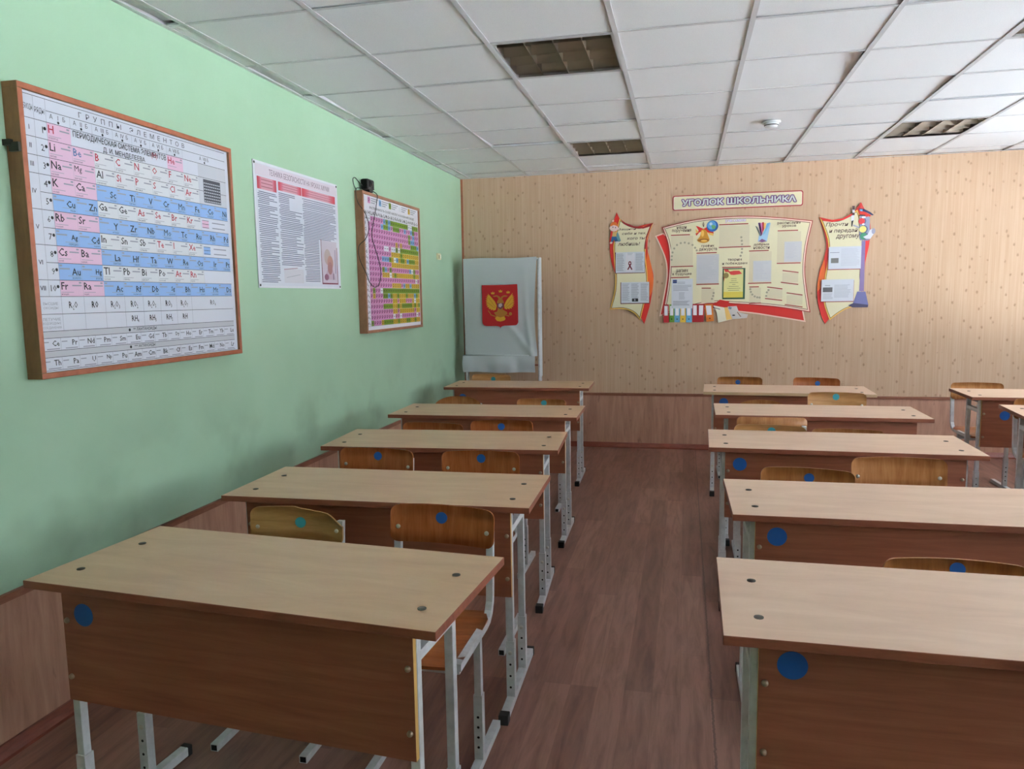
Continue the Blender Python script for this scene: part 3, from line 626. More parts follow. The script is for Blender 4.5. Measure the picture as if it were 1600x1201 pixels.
for i, (rn, a, c) in enumerate((('I', 0, 1), ('II', 1, 2), ('III', 2, 3), ('IV', 3, 5), ('V', 5, 7), ('VI', 7, 9), ('VII', 9, 10))):
    m_ = (R_[a] + R_[c]) / 2; let.text(rn, su(2.18), m_ - .008, su(2.213), m_ + .008, N0 + .0006, INK, keep='c', bold=.01)
for r in range(10):
    m_ = (R_[r] + R_[r + 1]) / 2; let.text(str(r + 1), su(2.224), m_ - .011, su(2.254), m_ + .011, N0 + .0006, BLK, keep='r'); let.disc(su(2.262), m_ + .006, .006, N0 + .0006, BLK, k=10)
ox = 'R₂O|RO|R₂O₃|RO₂|R₂O₅|RO₃|R₂O₇'.split('|')
def formula(s, mid, v0, hh):
    parts = [(ch, 0) if ch not in '₂₃₄₅₇' else (str('₀₁₂₃₄₅₆₇'.index(ch)), 1) for ch in s]; ws = [.0075 if sub else .017 for _, sub in parts]; u = mid - sum(ws) / 2
    for (ch, sub), w in zip(parts, ws):
        let.text(ch, u + .001, v0 - (.006 if sub else 0), u + w - .001, v0 + (hh * .4 if sub else hh), N0 + .0006, BLK, bold=.012); u += w
for i, s in enumerate(ox): formula(s, cx[i] + .052, R_[11] + .020, .024)
formula('RO₄', (cx[7] + cx[10]) / 2, R_[11] + .022, .022)
for i, s in ((3, 'RH₄'), (4, 'RH₃'), (5, 'RH₂'), (6, 'RH')): formula(s, cx[i] + .052, R_[12] + .022, .023)
let.text('ВЫСШИЕ', UL + .02, R_[11] + .032, su(2.255), R_[11] + .042, N0 + .0006, GRY); let.text('ОКСИДЫ', UL + .02, R_[11] + .016, su(2.255), R_[11] + .026, N0 + .0006, GRY)
for k, s in enumerate(('ЛЕТУЧИЕ', 'ВОДОРОДНЫЕ', 'СОЕДИНЕНИЯ')): let.text(s, UL + .012, R_[12] + .037 - .015 * k, su(2.262), R_[12] + .047 - .015 * k, N0 + .0006, GRY)
# small dark table and colour keys
DK = pm((70, 72, 84)); cell.rect(su(3.142), R_[2] - .05, su(3.272), R_[1] - .006, N0 + .0004, DK)
for i in range(9):
    for j in range(7):
        u0 = su(3.145) + i * .0141; v0 = R_[2] - .046 + j * .0135; cell.rect(u0, v0, u0 + .010, v0 + .005, N0 + .0008, pm((190, 192, 202)))
for r, c_ in ((4, PK), (6, BU)):
    cell.rect(su(3.115), R_[r + 1] + .012, su(3.165), R_[r] - .012, N0 + .0004, c_)
    for k in range(3): ruled.rect(su(3.115), R_[r] - .014 - .016 * k, su(3.165), R_[r] - .012 - .016 * k, N0 + .0006, INK)
    for k in range(2): ruled.rect(su(3.19), R_[r] - .022 - .024 * k, su(3.29), R_[r] - .017 - .024 * k, N0 + .0006, GRY)
cell.obj('colour_squares', t, weld=False); ruled.obj('printed_rules', t, weld=False); let.obj('lettering', t, weld=False)['kind'] = 'stuff'

# safety poster
PY, PZ = 3.641, 1.584; PWD, PHT = .985, .672
t = thing('safety_poster', 'white chemistry safety poster with red headings and columns of fine text', 'poster', (XL, PY, PZ))
q = wall_art(); q.prism([(0, 0), (PWD, 0), (PWD, PHT), (0, PHT)], .001, .006, pm((226, 227, 236), 0.3)); q.obj('sheet', t, bevel=.001)
q, let = wall_art(), wall_art(); n0 = .0063
q.rect(.012, .012, PWD - .012, PHT - .012, n0, pm((216, 218, 230))); q.rect(.016, PHT - .075, PWD - .016, PHT - .016, n0 + .0002, pm((218, 208, 220)))
let.text('ТЕХНИКА БЕЗОПАСНОСТИ НА УРОКАХ ХИМИИ', .155, PHT - .062, .87, PHT - .030, n0 + .0006, pm((120, 92, 116)), bold=.005)
cols = [(.03, .225, .065), (.245, .505, .048), (.512, .945, .048)]
for a, c, hh in cols:
    v1 = PHT - .082; v0 = v1 - hh
    q.rect(a, v0, c, v1, n0 + .0004, pm((206, 150, 164)))
    for k in range(6):
        w = (c - a) * .035; col = (176 + 5 * k, 38 + 18 * k, 56 + 18 * k)
        q.rect(a + w * k, v0, a + w * (k + 1), v1, n0 + .0006, pm(col)); q.rect(c - w * (k + 1), v0, c - w * k, v1, n0 + .0006, pm(col))
    for k in range(3): q.rect(a + .04, v0 + hh * (.2 + .28 * k), c - .04, v0 + hh * (.27 + .28 * k), n0 + .0008, pm((150, 84, 104)))
random.seed(9); TX = pm((74, 84, 112))
lines = wall_art()
for ci, (a, c, hh) in enumerate(cols):
    v = PHT - .082 - hh - .016
    while v > .03:
        e = c - random.choice((0, 0, 0, .01, .03, .08)) * 1.0
        if ci == 2 and v < .30: e = min(e, .70)
        if ci == 1 and v < .12: break
        if ci == 1 and PHT - .235 < v < PHT - .165: e = min(e, .36)
        lines.rect(a + random.choice((0, 0, .012)), v, e, v + .0042, n0 + .0006, TX); v -= .0098 + random.choice((0, 0, 0, .002))
lines.obj('printed_lines', t, weld=False)
# picture in the lower right corner, pale diagram below the middle column
u0, u1, v0, v1 = .735, .94, .028, .30; BR_ = pm((122, 42, 66))
q.rect(u0, v0 + .008, u1, v1, n0 + .0006, pm((200, 190, 204))); q.rect(u0 - .012, v0, u0 - .004, v1 + .005, n0 + .0008, BR_); q.rect(u1 - .002, v0, u1 + .006, v1 - .035, n0 + .0008, BR_); q.rect(u0 - .012, v0, u1 + .006, v0 + .009, n0 + .001, BR_)
q.disc((u0 + u1) / 2 - .03, v1 - .10, .045, n0 + .0008, pm((176, 158, 158)), .05); q.disc((u0 + u1) / 2 + .005, v1 - .135, .04, n0 + .0009, pm((176, 132, 120)), .045); q.disc((u0 + u1) / 2, v1 - .17, .034, n0 + .001, pm((158, 112, 112)), .04)
q.flat([(u0 + .02, v0 + .03), (u1 - .03, v0 + .03), (u1 - .06, v0 + .09), (u0 + .06, v0 + .09)], n0 + .0009, pm((190, 168, 186))); q.rect(u1 - .065, v0 + .03, u1 - .055, v0 + .07, n0 + .0011, pm((84, 66, 92))); q.disc(u0 + .05, v0 + .045, .03, n0 + .0011, pm((140, 92, 116)), .02)
q.rect(u1 - .03, v0 + .07, u1 - .022, v1 - .05, n0 + .001, pm((120, 110, 140)))
q.rect(.265, .03, .49, .11, n0 + .0004, pm((206, 204, 214))); q.line((.265, .105), (.42, .117), .004, n0 + .0006, pm((150, 104, 124))); q.line((.29, .06), (.45, .08), .003, n0 + .0006, GRY)
q.obj('printed_areas', t, weld=False); let.obj('lettering', t, weld=False)
for u, v in ((.012, PHT - .014), (PWD - .014, PHT - .014), (.012, .014), (PWD - .014, .014)):
    q = G(); q.dome((.006, u, v), (1, 0, 0), .007, .004, M['screw'], 10); q.obj('pin', t)

# solubility chart board
Y2, Z2, W2, H2 = 4.905, 1.274, 1.15, .985
t = thing('framed_solubility_chart', 'brown framed chart of pink, yellow and green squares under the black webcam', 'wall chart', (XL, Y2, Z2))
picture_frame(t, W2, H2, .06, .02, M['frame2'], M['frame2'])
q = wall_art(); q.prism([(.019, .019), (W2 - .019, .019), (W2 - .019, H2 - .019), (.019, H2 - .019)], .004, .048, pm((224, 224, 234), 0.35)); q.obj('chart_board', t)
CH = ['WPPPPPBGBGGGGGGGGWWGGG', 'PPPPPBGGBPGGGPPBPPBGPP', 'PPPPPPPPPPPPPPPPPGPBPP', 'PPPPPPPPPPPPPPPPPGBBPP', 'PPPPPPPPPPPYPYPPPPGGGB', 'PPPPPPWWPWWGWGGGGGGGGG', 'PPPPPPPPPYYYYGYYYYYYYY', 'PPPPPBBBGYWBYGGYBGGGYY', 'PPPPPPPPPYYYYYYYYYYYYY', 'PPPPPGBPGPPPPPPPPBWGPP', 'PPPPPYYYWYGYYYYYYYYGYY', 'PPPPPPPPPPPPPPPPPPPPWP', 'PPPPPPPPPYYYYPBYYBYYYY', 'PGPPWGGGGGGGGGGGGGGGGG', 'PYPPPGGBGYYGYYYGYYYBGY', 'PPPPPPPPPYYPYYYPPPYWYY', 'PPPPPGGGGYYGYGGGGGYGYG', 'PPPPPPPPPYYPYYYYYYYPYY', 'PPPPPPPPPWPPWPPPPPPPWP', 'GPPPYGGGGYYGYYYGGYYGYY']
KC = {'P': pm((206, 136, 186)), 'G': pm((118, 150, 34)), 'Y': pm((204, 168, 48)), 'B': pm((120, 170, 214)), 'W': pm((214, 218, 226))}
KL = {'P': ('Р', pm((92, 36, 84))), 'G': ('Н', pm((40, 62, 18))), 'Y': ('О', pm((88, 66, 14))), 'B': ('М', pm((24, 62, 118))), 'W': ('–', BLK)}
cell, let = wall_art(), wall_art(); n0 = .0484
ua, ub, va, vb = .098, W2 - .03, .048, .826; cw, ch = (ub - ua) / 22, (vb - va) / 20
for r, line in enumerate(CH):
    v0 = vb - ch * (r + 1)
    for c, k in enumerate(line):
        u0 = ua + cw * c; cell.rect(u0, v0 + .001, u0 + cw, v0 + ch - .001, n0 + .0002, KC[k])
        if k == 'W': cell.rect(u0 + cw * .2, v0 + ch * .45, u0 + cw * .8, v0 + ch * .55, n0 + .0006, BLK)
        else: let.text(KL[k][0], u0 + cw * .18, v0 + ch * .2, u0 + cw * .82, v0 + ch * .82, n0 + .0006, KL[k][1], bold=.02)
ANI = 'OH⁻|F⁻|Cl⁻|Br⁻|I⁻|S²⁻|HS⁻|SO₃|HSO₃|SO₄|NO₃|NO₂|PO₄|HPO₄|H₂PO₄|CO₃|HCO₃|CH₃COO|SiO₃|MnO₄'.split('|')
for r, s in enumerate(ANI): let.text(s.replace('⁻', '').replace('²', ''), .024, vb - ch * (r + 1) + ch * .2, ua - .012, vb - ch * r - ch * .16, n0 + .0006, BLK, keep='c', bold=.02)
CAT = 'H|Li|K|Na|NH₄|Ba|Ca|Mg|Sr|Al|Cr|Fe|Fe|Ni|Co|Mn|Zn|Ag|Hg|Pb|Sn|Cu'.split('|')
for c, s in enumerate(CAT): let.text(s, ua + cw * c + cw * .12, vb + .008, ua + cw * (c + 1) - cw * .12, vb + .034, n0 + .0006, BLK, bold=.02)
let.text('ИОНЫ', .024, vb + .008, ua - .012, vb + .032, n0 + .0006, BLK, bold=.02)
let.text('РАСТВОРИМОСТЬ СОЛЕЙ, КИСЛОТ И ОСНОВАНИЙ В ВОДЕ', ua + .04, vb + .046, W2 - .12, vb + .070, n0 + .0006, BLK, bold=.012)
for r in range(21): cell.rect(.022, vb - ch * r - .0007, ub, vb - ch * r + .0007, n0 + .0005, INK if r in (0, 20) else GRY)
for u, k in ((.11, 'P'), (.31, 'B'), (.50, 'G'), (.70, 'W'), (.90, 'Y')):
    v0 = vb + .086; cell.rect(u, v0, u + .045, v0 + .045, n0 + .0002, KC[k])
    if k != 'W': let.text(KL[k][0], u + .01, v0 + .008, u + .035, v0 + .037, n0 + .0006, KL[k][1], bold=.02)
    for j in range(3): cell.rect(u + .055, v0 + .034 - .015 * j, u + .055 + (.13, .10, .07)[j], v0 + .041 - .015 * j, n0 + .0005, GRY)
for a in ((.024, vb + .09, .045, vb + .093), (.024, vb + .13, .045, vb + .133), (.043, vb + .09, .046, vb + .133)): cell.rect(*a, n0 + .0005, INK)
cell.obj('colour_squares', t, weld=False); let.obj('lettering', t, weld=False)['kind'] = 'stuff'

# black webcam on the board's top edge, its cable looping down over the chart
t = thing('webcam', 'small black webcam with dangling cable on top of the brown framed chart', 'webcam', (XL + .04, 5.035, Z2 + H2))
q = G(); q.box(-.03, .035, -.055, .055, .016, .09, M['cap']); q.obj('body', t, bevel=.014)
q = G(); q.cyl((.035, -.02, .056), (.042, -.02, .056), .026, pm((16, 16, 18), .3), 18); q.dome((.042, -.02, .056), (1, 0, 0), .018, .006, pm((30, 32, 40), .08), 16); q.obj('lens', t)
q = G(); q.box(-.03, .03, -.03, .03, 0, .016, M['cap']); q.box(.0, .012, .05, .10, .03, .036, M['cap']); q.obj('clip_foot', t, weld=False)
q = G(); f0 = .06 - .04 + .009
q.wire(spl([(-.01, -.05, .04), (-.02, -.09, .06), (-.03, -.13, .085), (-.03, -.165, .07), (-.03, -.15, .03), (-.03, -.11, .004)], 6), .0028, M['cap'])
q.wire(spl([(-.01, .05, .03), (f0, .10, .0), (f0, .095, -.05), (f0, .06, -.13), (f0, -.01, -.27), (f0, -.005, -.33), (f0, .06, -.42), (f0, .11, -.50), (f0, .12, -.57), (f0, .08, -.64), (f0, .0, -.66), (f0, -.08, -.63), (f0, -.134, -.57), (-.01, -.148, -.47), (-.012, -.148, -.38), (f0, -.125, -.33), (f0, -.06, -.25), (f0, -.11, -.16), (-.01, -.148, -.08), (-.02, -.148, .0), (-.02, -.10, .02), (-.02, -.05, .02)], 6), .0028, M['cap'])
q.obj('cable', t)
t = thing('wall_box', 'tiny cream socket box on the green wall near the corner', 'wall box', (XL, 6.68, 1.895))
q = G(); q.box(0, .018, -.045, .045, -.028, .028, pm((214, 208, 170), .5)); q.obj('body', t, bevel=.003)
q = G(); q.box(.018, .0215, -.03, .0, -.02, .012, pm((176, 168, 132), .5)); q.box(.018, .021, .012, .036, -.016, .016, pm((236, 234, 214), .5)); q.obj('cover', t, weld=False)

# ------------------------------------------------------------------ class corner boards on the back wall (metres on the wall: x, z)
def back_art(ox, oz): return G(lambda u, v, n: (u - ox, -n, v - oz))
CREAM, DRED, SCAR, ORG, YEL, BRN, PNK, PAP = pm((232, 223, 190), .4), pm((156, 34, 40), .4), pm((214, 44, 40), .4), pm((232, 110, 50), .4), pm((240, 196, 96), .4), pm((92, 34, 24), .4), pm((246, 214, 196), .4), pm((216, 218, 228), .5)
TXT, LILAC, WHT = pm((84, 52, 44)), pm((140, 74, 160)), pm((244, 240, 248))
def bars(q, u0, v0, u1, v1, n, mat, step=.012, h=.0035, ragged=.25):
    v = v1
    while v > v0:
        q.rect(u0, v - h, u1 - random.random() * ragged * (u1 - u0), v, n, mat); v -= step

# headline plate
u0, v0, u1, v1 = -0.1210, 2.3051, 1.0507, 2.4446
t = thing('headline_sign', 'long cream sign reading УГОЛОК ШКОЛЬНИКА in white and violet letters', 'sign', (u0, YB, v0))
q = back_art(u0, v0); q.prism(rrect(u0, v0, u1, v1, .02), 0, .008, DRED); q.obj('plate', t, weld=False)
q = back_art(u0, v0); q.flat(rrect(u0 + .009, v0 + .009, u1 - .009, v1 - .009, .014), .0085, pm((246, 222, 214), .4)); q.flat(rrect(u0 + .013, v0 + .013, u1 - .013, v1 - .013, .012), .009, CREAM); q.obj('face', t, weld=False)
q = back_art(u0, v0)
for s, a, c in (('УГОЛОК', u0 + .085, u0 + .47), ('ШКОЛЬНИКА', u0 + .50, u1 - .06)):
    for du, dv in ((-1, 0), (1, 0), (0, -1), (0, 1), (.7, .7), (-.7, .7), (.7, -.7), (-.7, -.7)): q.text(s, a + du * .008, v0 + .040 + dv * .008, c + du * .008, v1 - .040 + dv * .008, .0095, LILAC, bold=.035)
    q.text(s, a, v0 + .040, c, v1 - .040, .0102, WHT, bold=.03)
q.obj('lettering', t, weld=False)

# main board
board = outline([(-0.2211, 2.1543), (0.1142, 2.2188), (0.4976, 2.2332), (0.8211, 2.2099), (1.1409, 2.1669)], [(1.1409, 2.1669), (1.0968, 1.9316), (1.0853, 1.7178), (1.1081, 1.5233), (1.1423, 1.3278)], [(1.1423, 1.3278), (0.8407, 1.3805), (0.5234, 1.4099), (0.2004, 1.4187), (-0.2118, 1.3065)], [(-0.2118, 1.3065), (-0.1639, 1.6015), (-0.1480, 1.8360), (-0.1648, 2.0031), (-0.2211, 2.1543)])
back = outline([(-0.2847, 2.0757), (-0.2074, 2.1019)], [(-0.2074, 2.1019), (-0.0243, 1.9876), (1.0800, 1.3502)], [(1.0800, 1.3502), (1.1037, 1.2378)], [(1.1037, 1.2378), (0.8429, 1.2850), (0.5676, 1.3297), (0.0918, 1.3731), (-0.2397, 1.3045)], [(-0.2397, 1.3045), (-0.1860, 1.5907), (-0.1739, 1.7474), (-0.1992, 1.8819), (-0.2847, 2.0757)])
ox, oz = -.23, 1.19
t = thing('class_corner_board', 'large cream class board with curved sides, bell, pencils and red wedges behind', 'notice board', (ox, YB - .002, oz))
q = back_art(ox, oz); q.prism(back, 0, .006, PNK, DRED); q.flat(inset(back, .012), .0064, SCAR); q.obj('red_backing', t, weld=False)
q = back_art(ox, oz); q.prism(board, .0065, .014, DRED); q.flat(inset(board, .007), .0144, PNK); q.flat(inset(board, .019), .0148, BRN); q.flat(inset(board, .024), .0152, CREAM); q.obj('board_face', t, weld=False)
n0 = .0156
q = back_art(ox, oz)
for s, a in (('наши', (-0.0805, 2.1334, 0.0090, 2.1587)), ('поручения', (-0.1240, 2.0960, 0.0528, 2.1290)), ('график', (0.1498, 1.9497, 0.2683, 1.9804)), ('дежурств', (0.1286, 1.9145, 0.2946, 1.9453)), ('шагаем', (-0.0811, 1.7239, 0.0264, 1.7528)), ('в будущее', (-0.1183, 1.6905, 0.0618, 1.7217)), ('творим', (0.3924, 1.8136, 0.5200, 1.8398)), ('и побеждаем', (0.3437, 1.7807, 0.5692, 1.8092)), ('добрые', (0.6247, 1.9503, 0.7626, 1.9762)), ('новости', (0.6232, 1.9222, 0.7654, 1.9470)), ('расписание', (0.8307, 2.1375, 1.0339, 2.1631)), ('уроков', (0.8726, 2.1097, 0.9958, 2.1353))):
    q = back_art(ox, oz); q.text(s, *a, n0 + .0006, TXT, bold=.015); q.obj('heading', t, weld=False)
q = back_art(ox, oz); a = (0.3672, 2.1743, 0.5490, 2.2024)
for du, dv in ((-1, 0), (1, 0), (0, -1), (0, 1)): q.text('у нас в классе', a[0] + du * .003, a[1] + dv * .003, a[2] + du * .003, a[3] + dv * .003, n0 + .0006, pm((176, 136, 190)), bold=.02)
q.text('у нас в классе', *a, n0 + .001, WHT, bold=.02)
q.obj('heading', t, weld=False)
q = back_art(ox, oz)
for a in [((-0.1346, 2.0751), (0.0423, 2.0758)), ((-0.1321, 1.7776), (0.0762, 1.7792)), ((-0.1312, 1.6737), (0.0424, 1.6756)), ((0.1052, 1.9000), (0.2907, 1.9013)), ((0.1066, 1.6042), (0.3167, 1.6057)), ((0.3103, 2.1581), (0.5726, 2.1593)), ((0.3093, 1.9467), (0.5977, 1.9489)), ((0.3443, 1.7594), (0.5254, 1.7594)), ((0.5839, 1.9059), (0.7597, 1.9073)), ((0.5813, 1.6060), (0.7894, 1.6074)), ((0.8344, 2.0833), (1.0131, 2.0835)), ((0.8332, 1.7854), (1.0436, 1.7854)), ((0.1571, 1.5687), (0.2417, 1.5672)), ((0.5926, 1.5718), (0.6791, 1.5724)), ((0.5935, 1.4178), (0.6991, 1.4207)), ((0.7526, 1.5688), (0.8887, 1.5489)), ((0.7361, 1.4619), (0.8892, 1.4421)), ((0.8867, 1.7181), (1.0275, 1.6976)), ((0.8727, 1.6101), (1.0283, 1.5875)), ((0.9270, 1.5113), (1.0680, 1.4894)), ((0.9131, 1.4025), (1.0710, 1.3786))]: q.line(a[0], a[1], .009, n0 + .0006, DRED)
q.obj('red_rules', t, weld=False)
q = back_art(ox, oz); PK_ = pm((226, 214, 186), .25)
for a in ((-0.1334, 1.7840, 0.0723, 2.0651), (0.1070, 1.6099, 0.3123, 1.8883), (0.3119, 1.9533, 0.5853, 2.1488), (0.1559, 1.4274, 0.2752, 1.5610), (0.5941, 1.4259, 0.6976, 1.5643), (0.7540, 1.4606, 0.8898, 1.5501), (0.8862, 1.6062, 1.0267, 1.6971), (0.9286, 1.3991, 1.0692, 1.4905), (0.8338, 1.7902, 1.0397, 2.0735), (0.5868, 1.6115, 0.7861, 1.8987)): q.prism([(a[0], a[1]), (a[2], a[1]), (a[2], a[3]), (a[0], a[3])], .0153, n0 + .0003, PK_)
q.obj('pocket', t, weld=False)
q = back_art(ox, oz); DOT = pm((168, 160, 138))
for u, v in [(-0.1261, 1.8443), (-0.1241, 1.8776), (-0.1178, 1.9129), (-0.1028, 1.9502), (-0.0767, 1.9826), (-0.0419, 1.9992), (-0.0048, 2.0025), (0.0323, 1.9947), (0.0673, 1.9782), (0.0915, 1.9510), (0.1070, 1.9264), (0.5118, 2.0361), (0.5166, 2.0034), (0.5194, 1.9708), (0.5202, 1.9273), (0.5187, 1.8948), (0.5086, 1.8646), (0.6014, 1.5519), (0.6083, 1.5254), (0.6215, 1.5010), (0.6430, 1.4831), (0.6664, 1.4739), (0.6875, 1.4714), (0.7658, 1.5402), (0.7517, 1.5186), (0.7461, 1.4858), (0.2683, 1.5212), (0.2644, 1.4935), (0.2540, 1.4659)]: q.disc(u, v, .010, n0 + .0006, DOT, k=10)
q.obj('printed_dots', t, weld=False)
# bell with bow, globe
n1 = n0 + .001; GLD, GL2 = pm((206, 146, 44), .35), pm((236, 190, 96), .35)
q = back_art(ox, oz)
q.flat([(0.0962, 2.1565), (0.1184, 2.1490), (0.1673, 2.1249), (0.2023, 2.1437), (0.2291, 2.1115), (0.2601, 2.0926), (0.2561, 2.0615), (0.1985, 2.0947), (0.1674, 2.1137), (0.1279, 2.0927), (0.1018, 2.0621), (0.0948, 2.0848), (0.1233, 2.1107)], n1, SCAR)
q.flat([(0.0921, 2.1298), (0.1235, 2.0973), (0.1015, 2.0846)], n1 + .0003, GL2); q.flat([(0.2074, 2.0899), (0.2514, 2.0840), (0.2606, 2.0568), (0.2164, 2.0717)], n1 + .0003, GL2)
q.flat(outline([(0.1453, 2.1145), (0.1717, 2.1202), (0.1984, 2.1037)], [(0.1984, 2.1037), (0.2077, 2.0676), (0.2237, 2.0267)], [(0.2237, 2.0267), (0.2130, 2.0047), (0.1690, 1.9926), (0.1246, 2.0052), (0.1089, 2.0215)], [(0.1089, 2.0215), (0.1372, 2.0610), (0.1453, 2.1145)]), n1 + .0006, GLD)
q.disc(*[(0.1665, 2.0196)][0], .052, n1 + .0009, pm((150, 92, 26)), .014); q.disc(*[(0.1731, 2.0149)][0], .03, n1 + .0012, GL2, .009); q.disc(*[(0.1590, 2.0826)][0], .014, n1 + .0009, GL2, .03)
q.wire([(u - ox, -n1 - .001, v - oz) for u, v in [(0.1661, 2.1450), (0.1614, 2.1676), (0.1655, 2.1920), (0.1720, 2.1672), (0.1679, 2.1450)]], .0025, BRN); q.obj('printed_bell', t, weld=False)
q = back_art(ox, oz); c = [(0.2483, 2.1488)][0]; q.disc(*c, .053, n1 + .0014, pm((40, 96, 176), .3), k=24); q.disc(c[0] - .006, c[1] + .008, .04, n1 + .0017, pm((96, 160, 214), .3)); q.flat([(0.2372, 2.1559), (0.2635, 2.1594), (0.2813, 2.1409), (0.2685, 2.1191), (0.2465, 2.1221)], n1 + .002, pm((100, 160, 110), .3)); q.disc(c[0] - .014, c[1] + .02, .014, n1 + .0023, pm((196, 222, 240), .3)); q.obj('printed_globe', t, weld=False)
# glass of pencils
q = back_art(ox, oz)
q.flat([(0.6614, 1.9905), (0.6744, 2.0827), (0.6881, 2.0426), (0.7579, 2.1588), (0.7707, 2.1584), (0.7405, 1.9879)], n1, pm((156, 190, 220)))
for pts, col in (([(0.6348, 2.1370), (0.6521, 2.1275), (0.6881, 2.0426), (0.6796, 2.0384)], (110, 120, 110)), ([(0.6599, 2.1625), (0.6769, 2.1662), (0.6944, 2.0468), (0.6860, 2.0426)], (112, 84, 150)), ([(0.6685, 2.1621), (0.6962, 2.1611), (0.7027, 2.0597), (0.6880, 2.0470)], (206, 120, 180)), ([(0.6961, 2.1677), (0.7110, 2.1672), (0.7145, 2.1033), (0.6963, 2.0599)], (176, 30, 52)), ([(0.7111, 2.1606), (0.7282, 2.1599), (0.7292, 2.1116), (0.7102, 2.1035)], (238, 186, 106)), ([(0.7368, 2.1552), (0.7663, 2.1629), (0.7218, 2.0635), (0.7050, 2.0508)], (120, 176, 214))): q.flat(pts, n1 + .0004, pm(col))
q.flat([(0.6677, 1.9947), (0.6972, 2.0158), (0.7404, 1.9924), (0.6979, 1.9827)], n1 + .0006, pm((110, 74, 120))); q.obj('printed_pencil_glass', t, weld=False)
# row of ring binders, open books along the lower edge
q = back_art(ox, oz); n2 = n0 + .0004
def binder(pts, col, hole=True, lab=True):
    q.flat(pts, n2, pm(col, .4)); a, b, c, d = [Vector(p) for p in pts]          # tl tr br bl
    if lab:
        f = lambda s, r: tuple((a * (1 - s) + b * s) * (1 - r) + (d * (1 - s) + c * s) * r)
        q.flat([f(.16, .08), f(.80, .08), f(.80, .62), f(.16, .62)], n2 + .0004, WHT)
        if hole: q.disc(*f(.48, .82), .006, n2 + .0006, BLK, k=10)
for x, col, hl in ((72, (176, 34, 44), False), (166, (110, 156, 60), True), (258, (110, 176, 216), True), (354, (222, 182, 70), True), (448, (110, 176, 216), True), (550, (176, 34, 44), False), (645, (176, 34, 44), False)):
    p = {72: [(-0.1993, 1.4189), (-0.1492, 1.4182), (-0.1478, 1.2444), (-0.1981, 1.2448)], 166: [(-0.1447, 1.4182), (-0.0970, 1.4175), (-0.0954, 1.2457), (-0.1433, 1.2461)], 258: [(-0.0953, 1.4175), (-0.0443, 1.4168), (-0.0427, 1.2453), (-0.0937, 1.2457)], 354: [(-0.0415, 1.4168), (0.0104, 1.4161), (0.0122, 1.2449), (-0.0398, 1.2453)], 448: [(0.0138, 1.4160), (0.0683, 1.4153), (0.0703, 1.2444), (0.0156, 1.2448)], 550: [(0.0710, 1.4210), (0.1243, 1.4203), (0.1264, 1.2451), (0.0731, 1.2455)], 645: [(0.1243, 1.4203), (0.1885, 1.4194), (0.1796, 1.2475), (0.1264, 1.2451)]}[x]
    binder(p, col, hl)
binder([(0.1829, 1.4166), (0.2607, 1.4156), (0.2753, 1.2553), (0.2075, 1.2473)], (226, 128, 50)); q.obj('printed_binders', t, weld=False)
q = back_art(ox, oz); n2 = n0 + .0012
q.flat([(0.2664, 1.4098), (0.3265, 1.4573), (0.4176, 1.4390), (0.3718, 1.3828)], n2, SCAR); q.flat([(0.2665, 1.4041), (0.3663, 1.3829), (0.4279, 1.3167), (0.4424, 1.2710), (0.3133, 1.2378), (0.3007, 1.3352)], n2 - .0003, pm((240, 232, 210))); q.flat([(0.3690, 1.3828), (0.3965, 1.3853), (0.4424, 1.2738), (0.3903, 1.2629)], n2 + .0003, pm((232, 190, 110)))
q.line(*[(0.2667, 1.3841), (0.3307, 1.3662)], .006, n2 + .0006, pm((50, 60, 96)))
q.flat([(0.3992, 1.3910), (0.4814, 1.3956), (0.5044, 1.3329), (0.5865, 1.3150), (0.5763, 1.2811), (0.4452, 1.2710), (0.4111, 1.3339)], n2, pm((216, 210, 208))); q.flat([(0.4102, 1.3908), (0.4378, 1.3820), (0.4299, 1.3622), (0.4050, 1.3710)], n2 + .0004, pm((120, 140, 150))); q.disc(*[(0.4555, 1.3079)][0], .014, n2 + .0004, pm((40, 44, 56)), .006); q.line(*[(0.4879, 1.3388), (0.5215, 1.2930)], .008, n2 + .0004, pm((150, 110, 90)))
q.obj('printed_books', t, weld=False)

# paper sheets in the boards' pockets
def sheet(name, label, cat, rect, depth, col=PAP, group=None):
    t = thing(name, label, cat, ((rect[0] + rect[2]) / 2, YB, rect[1]), 0, group); ox, oz = t.location.x, t.location.z
    q = back_art(ox, oz); q.prism([(rect[0], rect[1]), (rect[2], rect[1]), (rect[2], rect[3]), (rect[0], rect[3])], depth, depth + .0015, col); q.obj('paper', t, weld=False)
    return t, back_art(ox, oz), depth + .0018
INKG, INKL = pm((140, 142, 158)), pm((168, 170, 182))
random.seed(2); D_ = .0185
a = (-0.1244, 1.3790, 0.0748, 1.6603); t, q, n = sheet('notice_sheet', 'white printed sheet with a small dark blue flag above the ring binders', 'paper sheet', a, D_)
q.rect(a[0] + .012, a[3] - .040, a[0] + .050, a[3] - .008, n, pm((30, 66, 130))); q.text('* * *', a[0] + .018, a[3] - .028, a[0] + .044, a[3] - .020, n + .0003, YEL)
bars(q, a[0] + .055, a[3] - .045, a[2] - .05, a[3] - .03, n, INKG); bars(q, a[0] + .015, a[3] - .11, a[2] - .01, a[3] - .06, n, INKG); bars(q, a[0] + .07, a[3] - .20, a[2] - .07, a[3] - .13, n, INKG); bars(q, a[0] + .015, a[3] - .255, a[2] - .01, a[3] - .21, n, INKG, .008); q.obj('print', t, weld=False)
a = (0.3489, 1.4595, 0.5538, 1.7503); t, q, n = sheet('certificate', 'yellow certificate with a dark green border and red ribbon at its top', 'certificate', a, D_, pm((52, 92, 66)))
